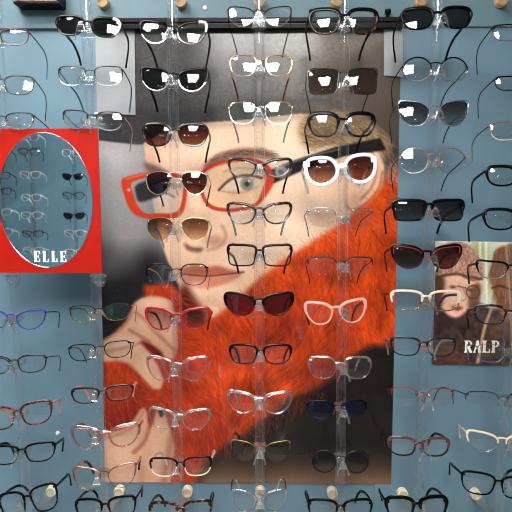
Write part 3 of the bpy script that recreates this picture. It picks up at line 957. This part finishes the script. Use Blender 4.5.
        if tip is None:
            g = MB(); n_ = len(full)
            g.sweep(full, tw, [tall * (1 + 0.15 * math.sin(i / n_ * 3)) for i in range(n_)], power=3); g.build('temple', tcol, root, smooth=True)
        else:
            cut = 10
            g = MB(); g.sweep(full[:cut + 1], tw, tall, power=3); tm = g.build('temple', tcol, root, smooth=True)
            rest = full[cut:]; n_ = len(rest)
            g = MB(); g.sweep(rest, tw + 0.0006, [max(tall, 0.0018) + 0.0008 * math.sin(i / n_ * 3) for i in range(n_)], power=2.4)
            g.build('temple_tip', tip, tm, smooth=True)


# rods: pixel x at y = 0 and at y = 512
YR = -0.145                     # rod axis
YG = -0.176                     # spectacle fronts
RODS = [('first', (-4, 28)), ('second', (86, 103.5)), ('third', (172, 179)), ('centre', (259, 260)), ('fifth', (345, 340)), ('sixth', (438, 418)), ('last', (527, 499))]
ROD_TXT = ['the leftmost rod', 'the second rod', 'the third rod', 'the centre rod', 'the fifth rod', 'the sixth rod', 'the rightmost rod']
ORD = ['topmost', 'second', 'third', 'fourth', 'fifth', 'sixth', 'seventh', 'eighth', 'ninth', 'tenth', 'eleventh']


def rod_x(k, py):
    a, b = RODS[k][1]
    return a + (b - a) * py / 512.0


m_ = M
# column, x0, x1, y0, y1, style, top, bottom, thickness, lens, temple, tip, metal, extra, description, sun
G = [
    # first rod
    (0, -37, 29, 28, 46, 'rect', 'redtort', 'redtort', 1.6, 'L_clear', 'teal', None, 1, dict(tw=.0011), 'reddish rectangular eyeglasses with teal temple', 0),
    (0, -33, 33, 74, 95, 'rect', 'brownm', 'brownm', 1.6, 'L_clear', 'gun', None, 1, dict(yaw=6), 'thin brown rectangular eyeglasses', 0),
    (0, -31, 34, 112, 130, 'rect', 'gun', 'silver', 1.3, 'L_clear', 'dark', None, 1, {}, 'thin metal eyeglasses above the red board', 0),
    (0, -21, 45, 309, 330, 'cat', 'bluem', 'bluem', 1.6, 'L_clear', 'black', None, 1, dict(roll=1), 'bright blue metal eyeglasses', 0),
    (0, -18, 46, 355, 374, 'rect', 'dark', 'gun', 1.8, 'L_clear', 'dark', None, 1, dict(yaw=1, roll=-2), 'dark brown slim eyeglasses', 0),
    (0, -15, 51, 404, 428, 'rect', 'redtort', 'redtort', 2.0, 'L_clear', 'pinkcream', None, 0, dict(yaw=9, roll=-6), 'pinkish shell eyeglasses tilted with patterned temple', 0),
    (0, -10, 54, 444, 464, 'rect', 'black', 'gun', 1.8, 'L_clear', 'black', None, 0, dict(yaw=9, roll=-2), 'thin black rectangular eyeglasses', 0),
    (0, -1, 58, 488, 516, 'rect', 'black', 'black', 1.8, 'L_clear', 'black', None, 0, dict(yaw=5, roll=-12), 'black eyeglasses strongly tilted before a cream cap', 0),
    # second rod
    (1, 55, 120, 16, 37, 'oval', 'black', 'black', 2.0, 'L_black', 'dark', None, 0, dict(roll=3, accent='white_a', one_side=True, low=True), 'dark sunglasses with painted white highlight on rim', 1),  # white accent paints a lamp highlight on one rim
    (1, 57, 123, 65, 86, 'rect', 'dark', 'silver', 1.3, 'L_clear', 'gun', 'teal', 1, {}, 'thin dark metal eyeglasses with teal tips', 0),
    (1, 61, 123, 110, 130, 'rect', 'tort', 'silver', 1.6, 'L_clear', 'silver', None, 1, dict(roll=3), 'tortoiseshell browline eyeglasses with silver temples', 0),
    (1, 69, 130, 304, 322, 'rect', 'gun', 'gold', 1.3, 'L_green', 'silver', None, 1, dict(yaw=2, roll=-3), 'slim dark metal eyeglasses with pale temples', 0),
    (1, 69, 131, 342, 360, 'oval', 'black', 'black', 1.5, 'L_clear', 'black', None, 1, dict(yaw=8, roll=-3), 'small black metal oval eyeglasses', 0),
    (1, 72, 133, 386, 403, 'rect', 'dark', 'brownm', 1.6, 'L_clear', 'pinkcream', None, 0, dict(yaw=8, roll=-2), 'narrow brown eyeglasses with pink striped temples', 0),
    (1, 72, 139, 425, 449, 'cat', 'pink_a', 'pink_a', 2.2, 'L_clear', 'pink_a', None, 0, dict(yaw=7, roll=-1), 'translucent pink cat-eye eyeglasses', 0),
    (1, 73, 136, 465, 490, 'cat', 'rose', 'blush_a', 1.8, 'L_clear', 'rose', 'dark', 0, dict(yaw=5, roll=-3), 'rose gold and clear pink eyeglasses', 0),
    (1, 75, 136, 497, 521, 'rect', 'black', 'black', 2.0, 'L_clear', 'black', None, 0, dict(roll=-4), 'glossy black eyeglasses in front of bottom cap', 0),
    # third rod
    (2, 139, 207, 20, 45, 'cat', 'black', 'silver', 2.4, 'L_clear', 'dark', None, 0, dict(roll=1, accent='white_a', one_side=True), 'black and pearl cat-eye eyeglasses', 0),
    (2, 140, 208, 67, 92, 'cat', 'black', 'silver', 2.2, 'L_black', 'black', None, 0, dict(roll=1), 'black cat-eye sunglasses with silver lower rims', 1),
    (2, 142, 208, 123, 147, 'oval', 'dark', 'dark', 2.2, 'L_darkbrown', 'dark', None, 0, {}, 'dark brown gradient sunglasses on the hat brim', 1),
    (2, 145, 208, 171, 195, 'aviator', 'silver', 'silver', 1.2, 'L_darkbrown', 'silver', 'tort', 1, dict(bridge_z=.3), 'silver aviator sunglasses with dark brown lenses', 1),
    (2, 146, 209, 217, 241, 'aviator', 'gold', 'gold', 1.2, 'L_tan', 'silver', 'grey_a', 1, dict(bridge_z=.3), 'gold aviator sunglasses with pale tan lenses', 1),
    (2, 145, 208, 263, 286, 'oval', 'black', 'gun', 1.6, 'L_clear', 'silver', None, 1, {}, 'thin black oval eyeglasses over poster lips', 0),
    (2, 145, 210, 307, 331, 'cat', 'red_a', 'red_a', 2.2, 'L_rosey', 'darkred', None, 0, {}, 'red cat-eye sunglasses with light brown lenses', 1),
    (2, 146, 208, 356, 382, 'cat', 'blush_a', 'blush_a', 2.4, 'L_clear', 'blush_a', None, 0, {}, 'translucent blush eyeglasses', 0),
    (2, 148, 210, 408, 431, 'cat', 'clear_a', 'clear_a', 2.4, 'L_clear', 'clear_a', None, 0, dict(roll=1), 'colourless clear plastic eyeglasses beside poster wrist', 0),
    (2, 149, 212, 457, 477, 'rect', 'black', 'cream_a', 2.0, 'L_clear', 'cream_a', None, 0, dict(roll=-2), 'black and cream rectangular eyeglasses', 0),
    (2, 149, 212, 501, 525, 'rect', 'tort', 'tort', 2.4, 'L_clear', 'black', None, 0, dict(roll=-2), 'dark tortoiseshell eyeglasses with black temples', 0),
    # centre rod
    (3, 227, 292, 5, 27, 'cat', 'brownm', 'silver', 1.3, 'L_clear', 'black', None, 1, {}, 'thin brown metal cat-eye eyeglasses', 0),
    (3, 229, 293, 54, 77, 'oval', 'gold', 'silver', 1.3, 'L_clear', 'gold', 'redtort', 1, {}, 'pale gold oval eyeglasses', 0),
    (3, 228, 293, 101, 125, 'oval', 'blush_a', 'silver', 1.8, 'L_green', 'silver', 'grey_a', 1, {}, 'pale translucent eyeglasses with greenish lens', 0),
    (3, 228, 292, 158, 178, 'cat', 'tort', 'gun', 2.2, 'L_clear', 'dark', None, 0, {}, 'tortoiseshell eyeglasses over poster eye', 0),
    (3, 227, 292, 202, 225, 'cat', 'tort', 'tort', 2.2, 'L_clear', 'grey_a', None, 0, {}, 'tortoiseshell cat-eye eyeglasses over poster cheek', 0),
    (3, 227, 292, 244, 267, 'square', 'black', 'black', 2.0, 'L_clear', 'black', None, 0, {}, 'black square eyeglasses beside poster lips', 0),
    (3, 224, 294, 292, 317, 'cat', 'black', 'darkred', 2.2, 'L_wine', 'darkred', None, 0, dict(accent='black'), 'wine red cat-eye sunglasses with black corners', 1),
    (3, 229, 292, 344, 365, 'rect', 'black', 'gun', 2.0, 'L_clear', 'black', None, 0, {}, 'black rectangular eyeglasses over orange fur', 0),
    (3, 227, 292, 391, 415, 'cat', 'clear_a', 'clear_a', 3.0, 'L_clear', 'clear_a', None, 0, {}, 'chunky colourless clear eyeglasses over fur', 0),
    (3, 230, 291, 440, 463, 'cat', 'olive', None, 1.3, 'L_amber', 'gold', 'dark', 1, {}, 'olive gold half-rim eyeglasses', 0),
    (3, 231, 287, 489, 513, 'cat', 'clear_a', 'clear_a', 1.8, 'L_clear', 'clear_a', None, 0, {}, 'colourless clear eyeglasses below the poster edge', 0),
    # fifth rod
    (4, 309, 379, 8, 35, 'oval', 'black', 'tort', 2.6, 'L_clear', 'black', None, 0, {}, 'black eyeglasses with shell brown lower rims', 0),
    (4, 307, 379, 67, 95, 'square', 'gun', 'gun', 1.0, 'L_sepia', 'black', None, 1, dict(bridge_z=.6), 'large square brown sunglasses', 1),
    (4, 308, 376, 112, 138, 'oval', 'black', 'black', 2.8, 'L_clear', 'black', None, 0, {}, 'glossy black eyeglasses above the white sunglasses', 0),
    (4, 304, 378, 153, 186, 'hexa', 'white_a', 'white_a', 6.4, 'L_brown', 'silver', 'white_a', 0, dict(heavy=0.0, roll=-4, bridge_z=.2, gap=.016), 'chunky white angular sunglasses', 1),
    (4, 307, 374, 207, 228, 'oval', 'silver', None, 0.9, 'L_clear', 'gun', None, 1, {}, 'rimless eyeglasses over fur edge', 0),
    (4, 307, 374, 256, 276, 'rect', 'gun', None, 1.6, 'L_clear', 'black', None, 1, {}, 'half-rim gunmetal eyeglasses with black temples', 0),
    (4, 305, 367, 300, 325, 'cat', 'pinkcream', 'pinkcream', 2.4, 'L_clear', 'darkred', None, 0, dict(roll=-4), 'pale pink cat-eye eyeglasses', 0),
    (4, 308, 372, 356, 380, 'oval', 'clear_a', 'clear_a', 2.2, 'L_clear', 'clear_a', None, 0, {}, 'clear crystal eyeglasses at the fur edge', 0),
    (4, 307, 368, 400, 420, 'rect', 'black', None, 1.4, 'L_blue', 'gun', None, 1, {}, 'dark eyeglasses with bluish lenses', 0),
    (4, 311, 370, 450, 474, 'round', 'gun', 'gun', 1.3, 'L_sepia', 'gun', None, 1, {}, 'small round brown-tinted sunglasses', 1),
    (4, 308, 373, 499, 523, 'rect', 'black', 'black', 2.0, 'L_clear', 'black', None, 0, {}, 'black eyeglasses with looped temples', 0),
    # sixth rod
    (5, 402, 473, 6, 30, 'oval', 'black', 'black', 2.0, 'L_black', 'black', None, 0, dict(roll=-1), 'black oval sunglasses', 1),
    (5, 402, 470, 56, 82, 'round', 'black', 'silver', 1.8, 'L_clear', 'black', None, 1, {}, 'round black and silver eyeglasses', 0),
    (5, 398, 470, 99, 127, 'cat', 'silver', 'silver', 1.4, 'L_grey', 'black', None, 1, {}, 'silver cat-eye sunglasses with grey gradient lenses', 1),
    (5, 399, 467, 147, 174, 'round', 'rose', 'silver', 1.0, 'L_clear', 'black', None, 1, {}, 'very thin round rose gold eyeglasses', 0),
    (5, 393, 465, 199, 222, 'square', 'black', 'black', 2.4, 'L_greyd', 'black', None, 0, dict(bridge_z=.6), 'black flat-top square sunglasses', 1),
    (5, 392, 462, 244, 270, 'cat', 'black', 'gun', 2.2, 'L_darkbrown', 'darkred', None, 0, dict(browline='red_a'), 'black and red browline sunglasses', 1),
    (5, 391, 461, 290, 312, 'rect', 'cream_a', 'gold', 2.6, 'L_clear', 'darkred', None, 0, dict(yaw=-2), 'cream browline eyeglasses with gold lower rims', 0),
    (5, 391, 456, 337, 357, 'rect', 'gun', 'gun', 1.8, 'L_clear', 'grey_a', None, 0, dict(yaw=-3), 'grey-brown eyeglasses beside the small poster', 0),
    (5, 391, 454, 387, 408, 'oval', 'red_a', None, 1.1, 'L_clear', 'dark', None, 1, dict(yaw=-6), 'rimless eyeglasses with red brow line', 0),
    (5, 388, 450, 437, 457, 'rect', 'brownred', 'brownm', 2.0, 'L_clear', 'dark', None, 0, dict(yaw=-4), 'burgundy brown eyeglasses', 0),
    (5, 386, 448, 496, 521, 'rect', 'black', 'black', 3.0, 'L_clear', 'black', None, 0, dict(roll=-2, tw=.0026), 'thick chunky black eyeglasses', 0),
    # last rod
    (6, 493, 560, 23, 41, 'rect', 'black', 'silver', 1.6, 'L_clear', 'black', None, 1, {}, 'black and silver slim eyeglasses', 0),
    (6, 495, 560, 75, 91, 'rect', 'black', 'gun', 1.6, 'L_clear', 'black', None, 1, {}, 'narrow black-topped eyeglasses', 0),
    (6, 490, 556, 121, 141, 'rect', 'gold', 'cream_a', 1.8, 'L_clear', 'gun', 'grey_a', 1, {}, 'pale gold eyeglasses', 0),
    (6, 487, 553, 165, 187, 'rect', 'black', 'black', 2.4, 'L_clear', 'black', None, 0, {}, 'black plastic eyeglasses with wide temple', 0),
    (6, 484, 553, 208, 231, 'rect', 'black', 'black', 2.4, 'L_clear', 'black', None, 0, {}, 'black eyeglasses just above the small poster', 0),
    (6, 478, 545, 260, 280, 'club', 'black', 'silver', 2.2, 'L_clear', 'black', None, 0, dict(yaw=-7), 'black browline eyeglasses over the horse', 0),
    (6, 476, 543, 305, 326, 'rect', 'tort', 'tort', 2.0, 'L_clear', 'tort', None, 0, dict(yaw=-8), 'tortoiseshell eyeglasses over the small poster', 0),
    (6, 478, 540, 344, 364, 'oval', 'clear_a', 'silver', 1.2, 'L_clear', 'silver', None, 1, dict(yaw=-8), 'thin clear eyeglasses at the small poster foot', 0),
    (6, 466, 540, 391, 413, 'oval', 'gun', None, 1.1, 'L_clear', 'black', None, 1, dict(yaw=-3), 'rimless-bottom dark eyeglasses', 0),
    (6, 468, 536, 432, 454, 'cat', 'cream_a', 'clear_a', 2.2, 'L_clear', 'cream_a', None, 0, dict(yaw=-9), 'cream and clear eyeglasses', 0),
    (6, 462, 534, 474, 498, 'rect', 'black', 'black', 1.8, 'L_clear', 'black', None, 0, dict(yaw=-4, roll=5), 'thin black tilted eyeglasses', 0),
]

# rods
rod_objs = []
ZT, ZB = at(256, -45, YR).z, at(256, 560, YR).z
TXT = ['clear acrylic display rod nearest the red board side edge, holding blue eyeglasses',
       'clear acrylic display rod along the poster edge beside the red board',
       'clear acrylic display rod holding both aviator sunglasses',
       'clear acrylic display rod in the very centre of the poster',
       'clear acrylic display rod holding the chunky white sunglasses',
       'clear acrylic display rod between the large and the small poster',
       'clear acrylic display rod in front of the small poster']
count = {}
for k, (nm, (xa_, xb_)) in enumerate(RODS):
    top = at(xa_ - 45 / 512 * (xb_ - xa_), -45, YR); bot = at(xb_ + 48 / 512 * (xb_ - xa_), 560, YR)
    t = empty('display_rod', bot)
    tag(t, TXT[k], 'display rod', 'acrylic spectacle rods')
    d = top - bot
    # hollow clear channel: outer tube and a rib inside
    g = MB(); r = 0.0115
    nseg = 24
    V = []; fcs = []
    for e_, q in ((0, Vector((0, 0, 0))), (1, d)):
        for rr in (r, r - 0.0036):
            for i in range(nseg):
                a_ = 2 * math.pi * i / nseg
                V.append(q + Vector((rr * math.cos(a_), rr * math.sin(a_) * 0.8, 0)))
    for i in range(nseg):
        j = (i + 1) % nseg
        fcs += [(i, j, 2 * nseg + j, 2 * nseg + i), (nseg + i, 3 * nseg + i, 3 * nseg + j, nseg + j), (i, nseg + i, nseg + j, j), (2 * nseg + i, 2 * nseg + j, 3 * nseg + j, 3 * nseg + i)]
    g.add(V, fcs); tube = g.build('tube', M['acrylic'], t, smooth=True)
    rod_objs.append((t, bot, d))


def nose_rest(t, bot, X, Z):
    """clear moulded bracket clipped on the rod: collar, A-shaped nose with two feet"""
    g = MB()
    L = lambda x, y, z: (x, y, z)
    g.box(-0.0145, 0.0145, -0.014, 0.012, -0.006, 0.006, b=0.002)
    # nose bridge block
    v = []
    for (z, w_, y0, y1) in ((0.012, 0.0035, -0.040, -0.012), (0.004, 0.0055, -0.041, -0.012), (-0.008, 0.0085, -0.038, -0.012)):
        v += [(-w_, y0, z), (w_, y0, z), (w_, y1, z), (-w_, y1, z)]
    f = [(0, 1, 2, 3), (8, 11, 10, 9)]
    for q in (0, 4):
        for i in range(4):
            j = (i + 1) % 4
            f.append((q + i, q + 4 + i, q + 4 + j, q + j))
    g.add(v, f)
    for s in (-1, 1):
        g.sweep([(s * 0.0045, -0.040, 0.006), (s * 0.009, -0.040, -0.008), (s * 0.0125, -0.038, -0.020), (s * 0.0135, -0.037, -0.024)], [0.0014, 0.0015, 0.0019, 0.0022], [0.0018, 0.0018, 0.002, 0.002])
    g.sweep([(-0.008, -0.040, -0.008), (0.008, -0.040, -0.008)], 0.0012, 0.0012)
    g.sweep([(-0.004, -0.041, 0.007), (0.004, -0.041, 0.007)], 0.0012, 0.0012)
    o = g.build('nose_rest', M['acrylic2'], t, smooth=False, loc=(X, 0, Z))
    return o


random.seed(4)
used = {}
for (k, x0, x1, y0, y1, style, top, bottom, th, lens, tc, tip, metal, ex, desc, sun) in G:
    ex = dict(ex)
    roll = ex.pop('roll', 0)
    py = (y0 + y1) / 2
    cx = (x0 + x1) / 2
    p = at(cx, py, YG)
    yaw = math.radians(random.uniform(-1.8, 1.8) + ex.pop('yaw', 0))
    tilt = math.radians(-12 + random.uniform(-2.5, 2.5))
    sc = (at(cx + 1, py, YG) - at(cx, py, YG)).x
    W = (x1 - x0) * sc; H = (y1 - y0) * sc * 0.97
    n = used.get(k, 0); used[k] = n + 1
    name = 'sunglasses' if sun else 'eyeglasses'
    root = empty(name, (p.x, YG, p.z), (tilt, math.radians(roll), yaw))
    tag(root, f'{desc}, {ORD[n]} pair on {ROD_TXT[k]}' if n else f'{desc}, topmost pair on {ROD_TXT[k]}', name, 'spectacles on the acrylic rods')
    for q_ in ('accent', 'browline'):
        if q_ in ex: ex[q_] = M[ex[q_]]
    make_glasses(root, W, H, style, M[top], M[bottom] if bottom else None, th / 1000, M[lens], M[tc], M[tip] if tip else None, bool(metal), **ex)
    t, bot, d = rod_objs[k]
    s = (p.z - 0.004 - bot.z) / d.z
    nose_rest(t, bot, d.x * s, d.z * s)

# pegs that hold the rods off the wall
PEG = 'clear standoff peg with %s wall cap at the %s of the %s rod'
for k in range(7):
    t, bot, d = rod_objs[k]
    for end, py in (('top', 5), ('foot', 490)):
        if end == 'top' and k == 3: pass
        z = at(256, py, 0.0).z
        s = (z - bot.z) / d.z
        X = bot.x + d.x * s
        yw = -0.010 if end == 'top' else 0.0
        if end == 'foot' and k >= 5: yw = -0.004
        o = empty('standoff_peg', (X, yw, z))
        tag(o, PEG % ('tan' if end == 'top' else 'cream', end, RODS[k][0]), 'standoff peg', 'pegs holding the rods')
        g = MB(); g.lathe([(0.0115, -0.008), (0.0115, YR - yw + 0.012), (0.0095, YR - yw + 0.011)], 'y', n=20); g.build('shaft', M['peg'], o, smooth=True)
        g = MB(); g.lathe([(0.0135, 0), (0.0135, -0.016), (0.0125, -0.018), (0.0095, -0.018), (0.009, -0.012)], 'y', n=24)
        g.build('wall_cap', M['tan'] if end == 'top' else M['cream'], o, smooth=True)

# ------------------------------------------------------------------ red board with oval mirror
YB = -0.172
tl, tr, br = at(-14, 127, YB), at(96.5, 128.5, YB), at(102, 273, YB)
xl = tl.x
t = empty('mirror_board', ((xl + br.x) / 2, YB + 0.004, br.z))
tag(t, 'bright red board with an oval mirror between the first and second rods', 'mirror')
ox, oz = t.location.x, t.location.z
mc = at(45.5, 201, YB); A_ = 47.3 * (at(46.5, 201, YB) - at(45.5, 201, YB)).x; B_ = abs(at(45, 133.5, YB).z - at(45, 268.5, YB).z) / 2
NM = 64
ell = [(mc.x - ox + A_ * math.cos(2 * math.pi * i / NM), mc.z - oz + B_ * math.sin(2 * math.pi * i / NM)) for i in range(NM)]
bl = Vector((xl, 0, br.z))
rect = []
cw, ch = mc.x - ox, mc.z - oz
LX = xl - ox - 0.004; RX = br.x - ox; ZTp = tr.z - oz; RXt = tr.x - ox
for i in range(NM):                                   # rays from the centre to the board's edge
    dx, dz = math.cos(2 * math.pi * i / NM) * A_, math.sin(2 * math.pi * i / NM) * B_
    tt = min(((RX - cw) / dx if dx > 1e-9 else (LX - cw) / dx if dx < -1e-9 else 1e9), ((ZTp - ch) / dz if dz > 1e-9 else (0 - ch) / dz if dz < -1e-9 else 1e9))
    rect.append((cw + dx * tt, ch + dz * tt))
cor = [(RX, ZTp), (LX, ZTp), (LX, 0), (RX, 0)]
for c0 in cor:                                        # snap the nearest ray ends onto the corners
    i = min(range(NM), key=lambda q: (rect[q][0] - c0[0]) ** 2 + (rect[q][1] - c0[1]) ** 2)
    rect[i] = c0
V = []; fc = []
for y in (-0.004, 0.0):
    for x, z in ell: V.append((x, y, z))
    for x, z in rect: V.append((x, y, z))
for i in range(NM):
    j = (i + 1) % NM
    fc += [(i, NM + i, NM + j, j), (2 * NM + i, 2 * NM + j, 3 * NM + j, 3 * NM + i), (i, j, 2 * NM + j, 2 * NM + i), (NM + i, 3 * NM + i, 3 * NM + j, NM + j)]
g = MB(); g.add(V, fc); g.build('board', M['red'], t)
V = [(x, -0.0025, z) for x, z in ell] + [(x, -0.0005, z) for x, z in ell]
g = MB(); g.add(V, [tuple(range(NM)), tuple(range(2 * NM - 1, NM - 1, -1))] + [(i, (i + 1) % NM, NM + (i + 1) % NM, NM + i) for i in range(NM)])
g.build('mirror_glass', M['mirror'], t)
g = MB(); g.sweep([(x, -0.0042, z) for x, z in ell], 0.0009, 0.0009, closed=True, up=(0, 1, 0)); g.build('mirror_bevel', M['silver'], t, smooth=True)


def letter(ch, x, z, h, w):
    """serif capital as boxes/bars in the xz plane; returns list of quads"""
    q = []
    st = h * 0.22; th = h * 0.085
    def box(x0, x1, z0, z1): q.append([(x0, z0), (x1, z0), (x1, z1), (x0, z1)])
    def bar(ax, az, bx, bz, t): 
        L = math.hypot(bx - ax, bz - az); nx, nz = -(bz - az) / L * t / 2, (bx - ax) / L * t / 2
        q.append([(ax + nx, az + nz), (bx + nx, bz + nz), (bx - nx, bz - nz), (ax - nx, az - nz)])
    def bowl(z0, z1):
        pts = 8; c = (z0 + z1) / 2; r = (z1 - z0) / 2; cx_ = w * 0.55
        prev = None
        for i in range(pts + 1):
            a_ = math.pi / 2 - math.pi * i / pts
            p_ = (cx_ + (w * 0.45) * math.cos(a_), c + r * math.sin(a_)); 
            ir = (cx_ + (w * 0.45 - st * 0.85) * math.cos(a_), c + (r - th) * math.sin(a_))
            if prev: q.append([prev[0], p_, ir, prev[1]])
            prev = (p_, ir)
        box(st, cx_, z1 - th, z1); box(st, cx_, z0, z0 + th)
    if ch in 'EL':
        box(w * .08, w * .08 + st, 0, h); box(0, w * .5, 0, th); box(0, w, 0, th); box(w - th, w, 0, h * 0.3)
        if ch == 'E':
            box(0, w, h - th, h); box(w - th, w, h * .72, h); box(w * .2, w * .75, h * .5 - th / 2, h * .5 + th / 2); box(w * .7, w * .78, h * .38, h * .62)
        else:
            box(0, w * .55, h - th, h)
    if ch in 'RP':
        box(w * .1, w * .1 + st, 0, h); box(0, w * .5, 0, th); box(0, w * .3, h - th, h); bowl(h * .46, h)
        if ch == 'R': bar(w * .5, h * .48, w * .88, 0.02 * h, st * 0.9); box(w * .75, w * 1.02, 0, th)
    if ch == 'A':
        bar(w * .5, h, w * .85, 0, st * .85); bar(w * .5, h, w * .14, 0, th * 1.3); bar(w * .25, h * .34, w * .75, h * .34, th); box(0, w * .3, 0, th); box(w * .65, w, 0, th)
    if ch == 'H':
        for a_ in (w * .1, w * .9 - st): box(a_, a_ + st, 0, h); box(a_ - w * .1, a_ + st + w * .1, 0, th); box(a_ - w * .1, a_ + st + w * .1, h - th, h)
        box(w * .2, w * .8, h * .5 - th / 2, h * .5 + th / 2)
    return [[(x + a_, z + b_) for a_, b_ in p_] for p_ in q]


def lettering(name, text, x, z, h, w, step, y, parent, mat, depth=0.0006):
    g = MB()
    for i, ch_ in enumerate(text):
        for n_, p_ in enumerate(letter(ch_, x + i * step, z, h, w)):
            dy = 0.00003 * n_
            v = [(a_, y - dy, b_) for a_, b_ in p_] + [(a_, y + depth, b_) for a_, b_ in p_]
            g.add(v, [(0, 1, 2, 3), (7, 6, 5, 4), (0, 4, 5, 1), (1, 5, 6, 2), (2, 6, 7, 3), (3, 7, 4, 0)])
    return g.build(name, mat, parent)


p0, p1 = at(34, 262, YB), at(66, 251, YB)
step = (at(42.3, 262, YB).x - p0.x)
lettering('lettering', 'ELLE', p0.x - ox, p0.z - oz, p1.z - p0.z, step * 0.72, step * 1.05, -0.0032, t, M['letter'])
# clear clips at the corners
for px, py in ((12, 279), (98.5, 279), (12, 122), (97, 122)):
    q = at(px, py, YB)
    low = py > 200
    g = MB()
    g.box(-0.013, 0.013, -0.006, 0.012, -0.010 if low else -0.012, 0.012 if low else 0.010, b=0.002)
    g.box(-0.018, 0.018, -0.005, -0.002, (0.004 if low else -0.008), (0.010 if low else -0.003), b=0.001)
    g.box(-0.008, 0.008, -0.003, 0.016, -0.018 if low else 0.008, -0.008 if low else 0.020, b=0.002)
    g.build('clip', M['acrylic2'], t, loc=(q.x - ox, 0, q.z - oz))

# lettering of the small poster
q0, q1 = at(464, 352.5, PY2), at(472, 340.5, PY2)
sp = at(473, 350, PY2).x - at(464, 350, PY2).x
lettering('lettering', 'RALP', q0.x, q0.z, q1.z - q0.z, sp * 0.86, sp, PY2 - 0.0010, small, M['letter'], 0.0008)

# ------------------------------------------------------------------ display across the aisle, seen in the mirror
t_rods = []
for k, X in enumerate((-1.72, -1.52, -1.24)):
    t = empty('display_rod', (X, -2.66 + 0.14, -0.62)); tag(t, f"clear acrylic rod seen only in the oval mirror, its {('leftmost', 'middle', 'rightmost')[k]} column", 'display rod', 'rods of the display in the mirror')
    g = MB(); g.lathe([(0.011, 0), (0.011, 1.25)], n=16); g.build('tube', M['peg'], t, smooth=True)
src = {}
combos = [('rect', 'white_a', 'L_shiny'), ('oval', 'white_a', 'L_shiny'), ('cat', 'black', 'L_black'), ('rect', 'gun', 'L_shiny')]  # white frames stand in for bright highlights seen in the mirror
protos = []
YO = -2.66 + 0.172


def copy_tree(o, parent=None):
    c_ = o.copy(); C.objects.link(c_); c_.parent = parent
    for q in list(o.children): copy_tree(q, c_)
    return c_


first = True
for k, X in enumerate((-1.72, -1.52, -1.24)):
    for r_ in range(9):
        z = 0.56 - r_ * 0.128
        ci = random.choice((0, 1, 3, 3)) if k < 2 else (2 if r_ in (3, 5) else random.choice((0, 3)))
        z += random.uniform(-0.022, 0.022)
        st_, fm_, ln_ = combos[ci]
        if ci not in src:
            root = empty('eyeglasses' if ci != 2 else 'sunglasses', (X, YO, z), (math.radians(-12), 0, math.pi))
            make_glasses(root, 0.138, 0.046, st_, M[fm_], M[fm_], 0.002, M[ln_], M[fm_], None, False)
            src[ci] = root
        else:
            root = copy_tree(src[ci])
            root.location = (X, YO, z)
        root.rotation_euler = (math.radians(-12 + random.uniform(-3, 3)), 0, math.pi + random.uniform(-0.12, 0.12))
        if ci == 2:
            tag(root, f'dark sunglasses seen only in the oval mirror, {ORD[r_]} row down', 'sunglasses', 'sunglasses in the mirror')
        else:
            tag(root, f"pale eyeglasses seen only in the oval mirror, {ORD[r_]} in its {('leftmost', 'middle', 'rightmost')[k]} column", 'eyeglasses', 'eyeglasses in the mirror')
